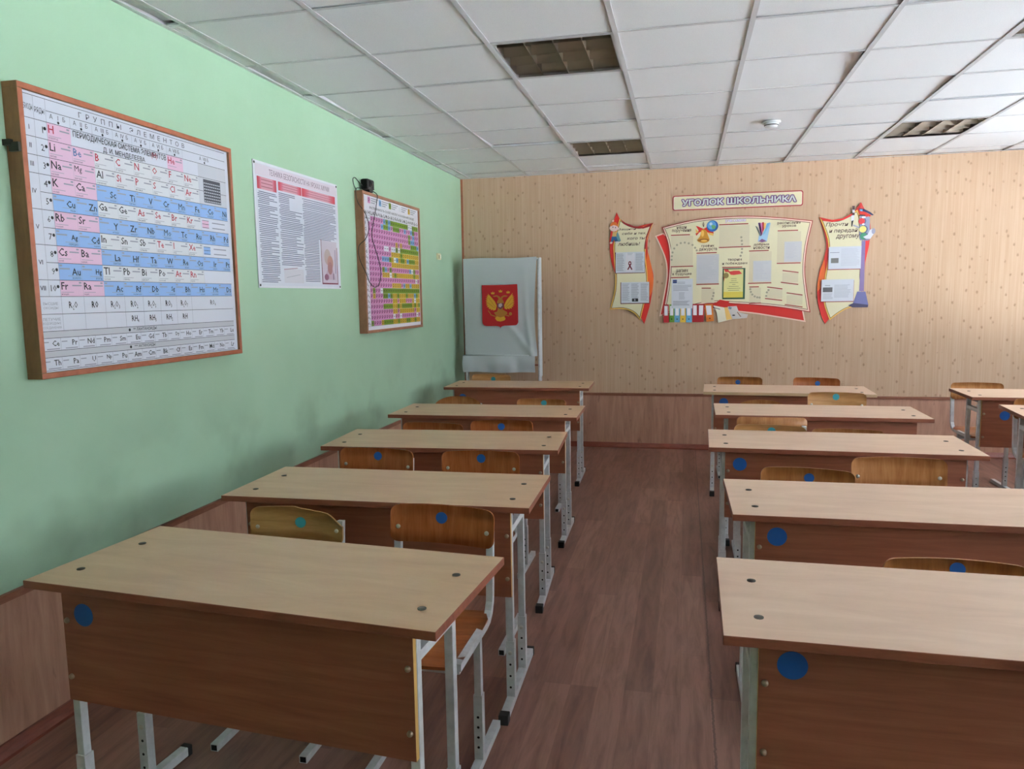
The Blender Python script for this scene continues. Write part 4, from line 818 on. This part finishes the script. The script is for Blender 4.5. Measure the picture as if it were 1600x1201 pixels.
q.rect(a[0] + .010, a[1] + .016, a[2] - .018, a[3] - .010, n, pm((226, 218, 150))); q.rect(a[0] + .010, a[1] + .016, a[2] - .018, a[1] + .07, n + .0002, pm((222, 200, 84)))
q.flat([(0.3580, 1.7463), (0.3969, 1.7403), (0.4118, 1.7200), (0.4505, 1.7266), (0.4988, 1.7255), (0.5258, 1.6975), (0.4994, 1.6931), (0.4512, 1.6867), (0.4221, 1.6899), (0.4022, 1.7153), (0.3731, 1.7159)], n + .0005, pm((214, 66, 62))); q.disc(*[(0.3785, 1.6833)][0], .026, n + .0008, pm((150, 130, 74))); q.flat([(0.3568, 1.6663), (0.3666, 1.6661), (0.3623, 1.6261)], n + .0008, pm((190, 70, 50)))
for k, w in enumerate((.05, .05, .08, .03, .09, .12, .10)): m_ = (a[0] + a[2]) / 2; q.rect(m_ - w / 2, a[3] - .10 - .018 * k, m_ + w / 2, a[3] - .096 - .018 * k, n + .0005, pm((130, 130, 96)))
q.obj('print', t, weld=False)
FD = pm((206, 204, 208), .5)
for r_, lab in (((0.1069, 1.6144, 0.3123, 1.8861), 'faded grey duty sheet below the heading график дежурств'), ((0.6234, 1.6199, 0.7859, 1.8137), 'faded grey news sheet below the heading добрые новости'), ((0.8969, 1.7958, 1.0490, 1.9825), 'pale bluish timetable sheet below the heading расписание уроков')):
    t, q, n = sheet('faded_sheet', lab, 'paper sheet', r_, D_, FD, 'faded sheets on the class board'); bars(q, r_[0] + .015, r_[1] + .03, r_[2] - .015, r_[3] - .02, n, pm((194, 192, 202)), .014, .004, .5); q.obj('print', t, weld=False)

# left shield board
cre = outline([(-0.6230, 2.2525), (-0.5643, 2.2056), (-0.4969, 2.1753), (-0.4185, 2.1647), (-0.3019, 2.2003)], [(-0.3019, 2.2003), (-0.3512, 2.0756), (-0.3708, 1.9759), (-0.3703, 1.8641), (-0.3551, 1.7290), (-0.3511, 1.6049), (-0.3708, 1.4808), (-0.4218, 1.2650)], [(-0.4218, 1.2650), (-0.4833, 1.3399), (-0.5859, 1.3789), (-0.7189, 1.3759)], [(-0.7189, 1.3759), (-0.6717, 1.5540), (-0.6637, 1.7133), (-0.6774, 1.8723), (-0.6773, 2.0303), (-0.6230, 2.2525)])
red = outline([(-0.6524, 2.3138), (-0.6230, 2.2502)], [(-0.6230, 2.2502), (-0.5643, 2.2034), (-0.4856, 2.1693), (-0.3019, 2.2003)], [(-0.3019, 2.2003), (-0.3511, 2.0534), (-0.3527, 1.9307), (-0.3186, 1.7955), (-0.2966, 1.6602), (-0.3256, 1.4348), (-0.3832, 1.2304)], [(-0.3832, 1.2304), (-0.4607, 1.3796), (-0.5747, 1.5523)], [(-0.5747, 1.5523), (-0.6774, 1.7590), (-0.7116, 1.8959), (-0.7183, 2.0316), (-0.6943, 2.1768), (-0.6524, 2.3138)])
ox, oz = -.72, 1.17
t = thing('left_shield_board', 'curved red and cream board reading Защити себя и тех, кого ты любишь!', 'notice board', (ox, YB - .002, oz))
t.name = 'shield_board'
q = back_art(ox, oz); q.prism(red, 0, .006, SCAR, DRED); q.obj('red_backing', t, weld=False)
q = back_art(ox, oz); q.flat(outline([(-0.3527, 1.9307), (-0.3186, 1.7955), (-0.2966, 1.6602)], [(-0.2966, 1.6602), (-0.3094, 1.5477), (-0.3595, 1.4806), (-0.3721, 1.7744), (-0.3527, 1.9307)]), .0064, ORG); q.prism(cre, .0065, .012, YEL, ORG); q.flat(inset(cre, .010), .0124, BRN); q.flat(inset(cre, .015), .0128, CREAM)
q.flat([(-0.6264, 2.2526), (-0.5643, 2.2079), (-0.4856, 2.1749), (-0.3962, 2.1661), (-0.3019, 2.2003), (-0.3206, 2.1689), (-0.3961, 2.1483), (-0.4968, 2.1608), (-0.5756, 2.1949)], .0131, DRED); q.flat([(-0.3019, 2.2003), (-0.3206, 2.1689), (-0.3623, 2.0537), (-0.3729, 1.9537), (-0.3841, 1.9540), (-0.3735, 2.0652), (-0.3350, 2.1639)], .0131, DRED); q.obj('board_face', t, weld=False)
q = back_art(ox, oz)
for s, a in (('Защити', (-0.6360, 2.1359, -0.4640, 2.1587)), ('себя и тех,', (-0.5989, 2.0910, -0.3694, 2.1184)), ('кого ты', (-0.5496, 2.0461, -0.3783, 2.0675)), ('любишь!', (-0.6390, 1.9903, -0.4269, 2.0255))): q.text(s, *a, .0134, TXT, shear=.22, bold=.012)
q.obj('lettering', t, weld=False)
q = back_art(ox, oz); n = .0138; SK = pm((236, 202, 190))
q.flat([(-0.7071, 2.1322), (-0.7228, 2.0192), (-0.6886, 2.0488), (-0.6545, 2.1273)], n, SCAR); q.flat([(-0.6452, 2.1270), (-0.6329, 2.1082), (-0.6112, 2.0402), (-0.6267, 2.0284), (-0.6607, 2.0540)], n, pm((110, 160, 176))); q.flat([(-0.6979, 2.0828), (-0.6545, 2.0814), (-0.6359, 2.0287), (-0.6638, 2.0250), (-0.6762, 2.0545), (-0.6917, 2.0274), (-0.7072, 2.0310)], n + .0006, pm((52, 96, 150))); q.flat([(-0.6886, 2.1285), (-0.6545, 2.1273), (-0.6514, 2.0813), (-0.6948, 2.0827)], n + .0006, pm((214, 172, 110)))
for c, rx, ry, col, dn in (([(-0.6762, 2.1632)][0], .040, .033, (236, 206, 202), .0009), ([(-0.7149, 2.1646)][0], .009, .011, (236, 206, 202), .0008), ([(-0.6391, 2.1558)][0], .011, .010, (236, 206, 202), .0008), ([(-0.6870, 2.1713)][0], .0045, .007, (90, 80, 110), .0013), ([(-0.6622, 2.1673)][0], .0045, .007, (90, 80, 110), .0013), ([(-0.7057, 2.0232)][0], .014, .010, (240, 214, 206), .0012), ([(-0.6499, 2.0276)][0], .018, .009, (220, 216, 220), .0012)): q.disc(*c, rx, n + dn, pm(col), ry)
q.flat([(-0.7164, 2.1907), (-0.7009, 2.2145), (-0.6792, 2.2229), (-0.6545, 2.2159), (-0.6391, 2.1909), (-0.6360, 2.1694), (-0.6483, 2.1821), (-0.6792, 2.1924), (-0.7071, 2.1812)], n + .0016, pm((222, 116, 52))); q.disc(*[(-0.6854, 2.2323)][0], .01, n + .0016, PNK); q.obj('printed_boy', t, weld=False)
a = (-0.6591, 1.7305, -0.3813, 1.9288); AX = a; DP = .0165
q = back_art(ox, oz); q.prism([(a[0] - .006, a[1] - .006), (a[2] + .003, a[1] - .006), (a[2] + .003, a[3]), (a[0] - .006, a[3])], .0125, .0145, pm((110, 26, 36))); a2 = (-0.6066, 1.4368, -0.3373, 1.6389); q.prism([(a2[0] - .007, a2[1] - .008), (a2[2] + .003, a2[1] - .008), (a2[2] + .003, a2[3]), (a2[0] - .007, a2[3])], .0125, .0145, pm((110, 26, 36))); q.obj('pocket', t, weld=False)
t, q, n = sheet('leaflet', 'printed leaflet with a crossed red ribbon in its middle', 'leaflet', a, DP, group='leaflets on the shield boards')
for k in range(3):
    w = (a[2] - a[0]) / 3
    if k != 1: bars(q, a[0] + w * k + .008, a[1] + .015, a[0] + w * (k + 1) - .008, a[3] - .015, n, INKG, .010)
q.rect(a[0] + w + .004, a[1] + .01, a[2] - w - .004, a[3] - .008, n - .0001, pm((228, 224, 232))); c = [(-0.5229, 1.7893)][0]; RB = pm((120, 24, 48))
q.line((c[0] - .020, c[1] - .030), (c[0] + .012, c[1] + .030), .012, n + .0004, RB); q.line((c[0] + .020, c[1] - .030), (c[0] - .012, c[1] + .030), .012, n + .0006, RB); q.disc(c[0], c[1] + .034, .0145, n + .0008, RB, .018); q.disc(c[0], c[1] + .032, .0055, n + .001, WHT, .009)
bars(q, a[0] + w + .02, a[3] - .035, a[2] - w - .02, a[3] - .012, n, INKL); q.obj('print', t, weld=False)
t, q, n = sheet('leaflet', 'printed leaflet with a small black photo at its lower edge', 'leaflet', a2, DP, group='leaflets on the shield boards')
for k in range(3): w = (a2[2] - a2[0]) / 3; bars(q, a2[0] + w * k + .008, a2[1] + (.05 if k == 1 else .02), a2[0] + w * (k + 1) - .008, a2[3] - .015, n, INKG, .010)
m_ = (a2[0] + a2[2]) / 2; q.rect(m_ - .03, a2[1] + .014, m_ + .03, a2[1] + .044, n, pm((40, 40, 44))); q.rect(m_ - .008, a2[1] + .02, m_ + .004, a2[1] + .04, n + .0003, INKL); q.obj('print', t, weld=False)

# right shield board with the traffic light
cre = outline([(1.1974, 2.1924), (1.3068, 2.1630), (1.3962, 2.1753), (1.5175, 2.2488)], [(1.5175, 2.2488), (1.5674, 2.0904), (1.5820, 1.9013), (1.5674, 1.6693), (1.5879, 1.5095), (1.6122, 1.3864)], [(1.6122, 1.3864), (1.4829, 1.3667), (1.3939, 1.3193), (1.3128, 1.2530)], [(1.3128, 1.2530), (1.2616, 1.3965), (1.2503, 1.5368), (1.2613, 1.6762), (1.2790, 1.8252), (1.2718, 1.9953), (1.1974, 2.1924)])
red = outline([(1.1933, 2.1947), (1.3066, 2.1672), (1.4160, 2.1777), (1.4744, 2.2089)], [(1.4744, 2.2089), (1.5457, 2.3142)], [(1.5457, 2.3142), (1.6246, 2.1405), (1.6291, 1.9628), (1.6067, 1.8163), (1.5823, 1.6690)], [(1.5823, 1.6690), (1.4799, 1.4579), (1.3045, 1.2607)], [(1.3045, 1.2607), (1.2731, 1.2186)], [(1.2731, 1.2186), (1.2201, 1.3537), (1.1980, 1.5162), (1.2102, 1.6880), (1.2487, 1.8260), (1.2624, 1.9744), (1.1933, 2.1947)])
ox, oz = 1.19, 1.17
t = thing('shield_board', 'curved cream board reading Прочти и передай другому beside a printed traffic light', 'notice board', (ox, YB - .002, oz))
q = back_art(ox, oz); q.prism(red, 0, .006, SCAR, DRED); q.obj('red_backing', t, weld=False)
q = back_art(ox, oz); q.flat(outline([(1.1980, 1.5162), (1.2037, 1.6345), (1.2490, 1.8154)], [(1.2490, 1.8154), (1.2613, 1.6762), (1.2341, 1.5694), (1.1980, 1.5162)]), .0064, ORG); q.prism(cre, .0065, .012, YEL, ORG); q.flat(inset(cre, .010), .0124, BRN); q.flat(inset(cre, .014), .0128, CREAM)
q.flat([(1.1953, 2.1946), (1.3067, 2.1651), (1.3961, 2.1774), (1.4741, 2.2172), (1.4748, 2.1984), (1.3967, 2.1595), (1.3073, 2.1461), (1.2266, 2.1597)], .0131, SCAR); q.obj('board_face', t, weld=False)
q = back_art(ox, oz)
for s, a in (('Прочти', (1.2518, 2.0983, 1.4438, 2.1425)), ('и передай', (1.2816, 2.0416, 1.5250, 2.0879)), ('другому', (1.3415, 1.9877, 1.5427, 2.0319))): q.text(s, *a, .0134, TXT, shear=.22, bold=.012)
q.obj('lettering', t, weld=False)
q = back_art(ox, oz); n = .0137; PUR, GR2 = pm((130, 112, 160)), pm((140, 144, 172))
q.prism([(1.5618, 1.9702), (1.5934, 1.9692), (1.5957, 1.5147), (1.5559, 1.5154)], .013, .016, PUR); q.prism([(1.5400, 1.5125), (1.6097, 1.5113), (1.6379, 1.3914), (1.6346, 1.3701), (1.5129, 1.3717), (1.5021, 1.3933)], .013, .016, pm((108, 108, 160))); q.flat([(1.4641, 1.3884), (1.5116, 1.4092), (1.6359, 1.3915), (1.6327, 1.3680), (1.5029, 1.3696)], .0164, pm((62, 58, 92))); q.flat([(1.5934, 1.9692), (1.6211, 1.9651), (1.5988, 1.8166), (1.5962, 1.6687)], n, SCAR)
q.prism([(1.5375, 2.1944), (1.6215, 2.1790), (1.6288, 1.9773), (1.6101, 1.9698), (1.5490, 1.9758), (1.5406, 1.9964)], .013, .0175, GR2, PUR); n = .0180
q.flat([(1.5402, 2.2264), (1.5860, 2.2206), (1.6323, 2.1947), (1.6215, 2.1810), (1.5867, 2.2005), (1.5408, 2.2103)], n, SCAR); q.flat([(1.5257, 2.2592), (1.5696, 2.2534), (1.6237, 2.2231), (1.6549, 2.1958), (1.6400, 2.1924), (1.5935, 2.2203), (1.5320, 2.2428)], n + .0005, pm((52, 50, 96))); q.flat([(1.5336, 2.2508), (1.5584, 2.2498), (1.5590, 2.2317), (1.5399, 2.2345)], n + .0008, pm((110, 160, 206))); q.flat([(1.5488, 2.3064), (1.5371, 2.2607), (1.5695, 2.2554)], n, pm((206, 60, 58)))
q.flat([(1.5223, 2.1929), (1.5410, 2.2043), (1.5867, 2.1985), (1.5795, 2.1895)], n + .0008, BLK)
for c, r1, col in (([(1.5544, 2.1454)][0], .027, (206, 52, 56)), ([(1.5665, 2.0723)][0], .030, (232, 220, 130)), ([(1.5744, 2.0114)][0], .029, (60, 140, 106))): q.disc(c[0] + .006, c[1], r1 * 1.2, n + .0004, pm((92, 92, 124))); q.disc(*c, r1, n + .0008, pm(col))
q.disc(*[(1.5704, 2.1790)][0], .018, n + .0011, WHT, .010); q.disc(*[(1.5688, 2.1166)][0], .012, n + .0011, WHT, .008)
q.flat([(1.5709, 2.0035), (1.6082, 2.0224), (1.6256, 2.0662), (1.6443, 2.0736), (1.6638, 2.0568), (1.6574, 2.0248), (1.6324, 1.9853), (1.5943, 1.9865)], n + .0012, pm((222, 222, 232))); q.disc(*[(1.6564, 2.0531)][0], .016, n + .0014, pm((150, 150, 176)), .026)
q.flat([(1.4697, 2.2836), (1.4926, 2.2827), (1.4935, 2.2001), (1.4744, 2.2009)], n, pm((70, 36, 40))); q.flat([(1.4716, 2.2493), (1.4930, 2.2485), (1.4935, 2.2223), (1.4733, 2.2231)], n + .0004, WHT); q.flat([(1.4650, 2.1972), (1.4916, 2.2002), (1.4894, 2.1519), (1.4666, 2.1487)], n + .0002, pm((228, 226, 236))); q.flat([(1.4685, 2.1486), (1.4855, 2.1561), (1.4759, 2.0998), (1.4682, 2.1001)], n + .0005, BLK); q.line(*[(1.4851, 2.1116), (1.5374, 2.0875)], .012, n + .0002, pm((170, 172, 190)))
q.obj('printed_traffic_light', t, weld=False)
a = (1.2851, 1.7204, 1.5612, 1.9230); a2 = (1.2312, 1.4273, 1.5076, 1.6268)
q = back_art(ox, oz)
for b_ in (a, a2): q.prism([(b_[0] - .007, b_[1] - .007), (b_[2] + .003, b_[1] - .007), (b_[2] + .003, b_[3] - .01), (b_[0] - .007, b_[3] - .01)], .0125, .0145, pm((150, 36, 48)))
q.obj('pocket', t, weld=False)
t, q, n = sheet('leaflet', 'printed leaflet with a grey photo on its lower left, below the word другому', 'leaflet', a, DP + .002, group='leaflets on the shield boards')
w = a[2] - a[0]; q.rect(a[0] + .02, a[1] + .055, a[0] + .085, a[1] + .10, n, pm((130, 128, 126))); q.rect(a[0] + .01, a[3] - .055, a[0] + .09, a[3] - .05, n, INKG); bars(q, a[0] + w * .38, a[1] + .03, a[2] - .01, a[3] - .02, n, pm((196, 198, 210)), .010); q.obj('print', t, weld=False)
t, q, n = sheet('leaflet', 'printed leaflet with a dark photo strip on its left, lowest beside the traffic light base', 'leaflet', a2, DP + .002, group='leaflets on the shield boards')
q.rect(a2[0] + .012, a2[1] + .085, a2[0] + .095, a2[1] + .128, n, pm((92, 92, 98))); q.rect(a2[0] + .03, a2[3] - .058, a2[0] + .075, a2[3] - .052, n, INKG); bars(q, a2[0] + w * .40, a2[1] + .03, a2[2] - .015, a2[3] - .05, n, INKL, .011); bars(q, a2[0] + .015, a2[1] + .02, a2[0] + .10, a2[1] + .07, n, INKL, .011); q.obj('print', t, weld=False)

# ------------------------------------------------------------------ curtained booth with the emblem, in the corner
BX0, BX1, BY0, BY1, BZ = -2.098, -1.366, 7.10, 7.19, 1.885
t = thing('curtained_booth', 'white metal booth frame hung with a grey-white curtain bearing a red eagle shield', 'booth', ((BX0 + BX1) / 2, BY0, 0)); bx = t.location.x
lx = lambda x: x - bx
for x in (BX0, BX1):
    for y in (BY0 + .012, BY1): q = G(); q.cyl((lx(x), y - BY0, 0), (lx(x), y - BY0, BZ - .012), .011, M['white'], 10); q.obj('upright', t)
q = G()
for y in (BY0 + .012, BY1): q.cyl((lx(BX0), y - BY0, BZ - .014), (lx(BX1), y - BY0, BZ - .014), .011, M['white'], 10)
for x in (BX0, BX1): q.cyl((lx(x), .012, BZ - .014), (lx(x), BY1 - BY0, BZ - .014), .011, M['white'], 10)
q.cyl((lx(BX0), BY1 - BY0, .30), (lx(BX1), BY1 - BY0, .30), .010, M['white'], 10); q.obj('top_rail', t)
q = G(); q.box(lx(BX0) + .014, lx(BX1) - .35, .050, .062, .52, .84, M['beech']); q.obj('side_board', t); q = G(); q.box(lx(BX0) + .014, lx(BX1) - .014, .03, .085, .845, .86, M['panel']); q.obj('shelf', t)
def sheet_grid(fn, nu, nv, mat): q = G(); q.grid([[fn(i / nu, j / nv) for i in range(nu + 1)] for j in range(nv + 1)], mat); return q
random.seed(5)
def front(s, r):      # r 0 top, 1 hem
    w0, w1 = lx(BX0) - .008, lx(BX1) - .012 - .035 * math.sin(PI * min(1, r * 1.05)) * (.4 + .6 * r); x = w0 + (w1 - w0) * s
    z = BZ + .004 - .945 * r + .004 * math.sin(7 * s) * (1 - r)
    e = max(0, (abs(s - .5) - .3) / .2)
    y = -.006 + .010 * e * math.sin(9 * s + 2.5 * r) * (.3 + r) - .016 * r * math.exp(-((s - .80 - .16 * (r - .85) * 6) / .05) ** 2) * (1 if r > .5 else 0) - .010 * math.exp(-((s - .93 + .10 * (1 - r)) / .03) ** 2) * r
    return (x, y, z)
c_ = sheet_grid(front, 44, 40, M['cloth']).obj('curtain', t)
def hem(s, r):
    x = lx(BX0) - .03 + (lx(BX1) - .045 - lx(BX0) + .04) * s; z = .948 - .165 * r + .004 * math.sin(9 * s) * r
    return (x, -.016 - .012 * math.sin(PI * r) - .010 * math.sin(13 * s + 1.4) * math.sin(PI * r) - .004 * math.sin(31 * s) * r - .006 * math.exp(-((s - .68) / .06) ** 2) * math.sin(PI * r), z)
sheet_grid(hem, 44, 10, M['cloth']).obj('curtain_hem', t)
q = G(); q.cyl((lx(BX0) - .026, -.014, .950), (lx(BX1) - .036, -.014, .950), .006, M['cloth'], 8); q.obj('hem_seam', t)
for x in (BX0 - .012, BX1 + .012):
    sheet_grid(lambda s, r: (lx(x) + .008 * math.sin(10 * s), .012 + (BY1 - BY0 - .012) * s, BZ - 1.14 * r), 12, 10, M['cloth']).obj('side_curtain', t)
# the shield with the two-headed eagle
EN = G(lambda u, v, n: (u - bx, -.020 - n, v)); q = EN
GO, GO2, MAR = pm((204, 150, 34), .6), pm((170, 108, 34), .6), pm((120, 24, 44), .6)
q.prism(outline([(-1.9193, 1.6323), (-1.7342, 1.6313), (-1.5668, 1.6357)], [(-1.5668, 1.6357), (-1.5631, 1.4655), (-1.5619, 1.2713)], [(-1.5619, 1.2713), (-1.5770, 1.2483), (-1.6035, 1.2419), (-1.6988, 1.2389)], [(-1.6988, 1.2389), (-1.7309, 1.2289), (-1.7392, 1.2109)], [(-1.7392, 1.2109), (-1.7469, 1.2290), (-1.7841, 1.2370)], [(-1.7841, 1.2370), (-1.8804, 1.2377), (-1.9123, 1.2534), (-1.9199, 1.2742)], [(-1.9199, 1.2742), (-1.9195, 1.4705), (-1.9193, 1.6323)]), -.003, 0, pm((182, 20, 30), .7)); q.obj('red_shield', c_, weld=False)
q = G(EN.P); n = .0006
q.flat([(-1.8606, 1.5518), (-1.8267, 1.5154), (-1.7902, 1.4738), (-1.7724, 1.4325), (-1.7838, 1.3916), (-1.8132, 1.3857), (-1.8077, 1.3970), (-1.8345, 1.3896), (-1.8300, 1.4024), (-1.8556, 1.4027), (-1.8473, 1.4155), (-1.8739, 1.4210), (-1.8593, 1.4311), (-1.8816, 1.4417), (-1.8627, 1.4491), (-1.8838, 1.4623), (-1.8639, 1.4671), (-1.8850, 1.4829), (-1.8619, 1.4861), (-1.8830, 1.5034), (-1.8599, 1.5046), (-1.8772, 1.5213), (-1.8559, 1.5209), (-1.8716, 1.5366), (-1.8530, 1.5312)], n, GO)
q.flat([(-1.6117, 1.5527), (-1.6464, 1.5177), (-1.6788, 1.4773), (-1.6980, 1.4367), (-1.6933, 1.4033), (-1.6696, 1.3953), (-1.6721, 1.4082), (-1.6432, 1.3960), (-1.6483, 1.4094), (-1.6220, 1.4040), (-1.6281, 1.4179), (-1.6070, 1.4191), (-1.6189, 1.4305), (-1.5977, 1.4379), (-1.6160, 1.4458), (-1.5937, 1.4567), (-1.6147, 1.4631), (-1.5934, 1.4761), (-1.6144, 1.4825), (-1.5942, 1.4965), (-1.6151, 1.5009), (-1.5970, 1.5159), (-1.6170, 1.5172), (-1.6031, 1.5322), (-1.6189, 1.5294)], n, GO)
q.flat([(-1.7525, 1.4989), (-1.7681, 1.5196), (-1.8000, 1.5175), (-1.8115, 1.5279), (-1.7891, 1.5301), (-1.7678, 1.5339), (-1.7415, 1.5191), (-1.7339, 1.5037), (-1.7257, 1.5189), (-1.6990, 1.5328), (-1.6726, 1.5293), (-1.6621, 1.5240), (-1.6728, 1.5181), (-1.7045, 1.5160), (-1.7181, 1.4983), (-1.7001, 1.4674), (-1.7146, 1.3959), (-1.6701, 1.3697), (-1.6678, 1.3492), (-1.6970, 1.3444), (-1.6872, 1.2980), (-1.7139, 1.2854), (-1.7380, 1.2789), (-1.7618, 1.2843), (-1.7882, 1.2989), (-1.7795, 1.3349), (-1.8029, 1.3661), (-1.7708, 1.3760), (-1.7624, 1.3964), (-1.7690, 1.4684)], n + .0003, GO2)
q.flat([(-1.7932, 1.3145), (-1.7716, 1.3297), (-1.7372, 1.3191), (-1.7026, 1.3290), (-1.6860, 1.3083), (-1.6979, 1.2904), (-1.7380, 1.2800), (-1.7725, 1.2859)], n + .0006, GO)
q.flat([(-1.7693, 1.4556), (-1.7029, 1.4572), (-1.7009, 1.4213), (-1.7358, 1.3961), (-1.7673, 1.4170)], n + .0009, pm((112, 60, 76), .6)); q.flat([(-1.7535, 1.4476), (-1.7268, 1.4575), (-1.7165, 1.4369), (-1.7328, 1.4166), (-1.7540, 1.4220)], n + .0012, pm((170, 150, 166), .6))
for c in [(-1.7327, 1.5701), (-1.8099, 1.5535), (-1.6573, 1.5596)]: q.flat([(c[0] - .014, c[1] - .010), (c[0] + .014, c[1] - .010), (c[0] + .020, c[1] + .012), (c[0] + .008, c[1] + .002), (c[0], c[1] + .018), (c[0] - .008, c[1] + .002), (c[0] - .020, c[1] + .012)], n + .0004, GO)
q.line(*[(-1.8586, 1.3873), (-1.8274, 1.3406)], .008, n + .0004, GO2); q.line(*[(-1.8354, 1.3458), (-1.7823, 1.3272)], .010, n + .0006, GO2); q.line(*[(-1.7023, 1.3444), (-1.6496, 1.3311)], .010, n + .0006, GO2); q.disc(*[(-1.6376, 1.3530)][0], .016, n + .0008, GO2)
for a_, b_ in (([(-1.8534, 1.5106), (-1.7859, 1.4173)]), ([(-1.8703, 1.4698), (-1.7915, 1.4071)]), ([(-1.6203, 1.5071), (-1.6877, 1.4212)]), ([(-1.6078, 1.4661), (-1.6799, 1.4108)])): q.line(a_, b_, .004, n + .0003, GO2)
q.obj('eagle', c_, weld=False)
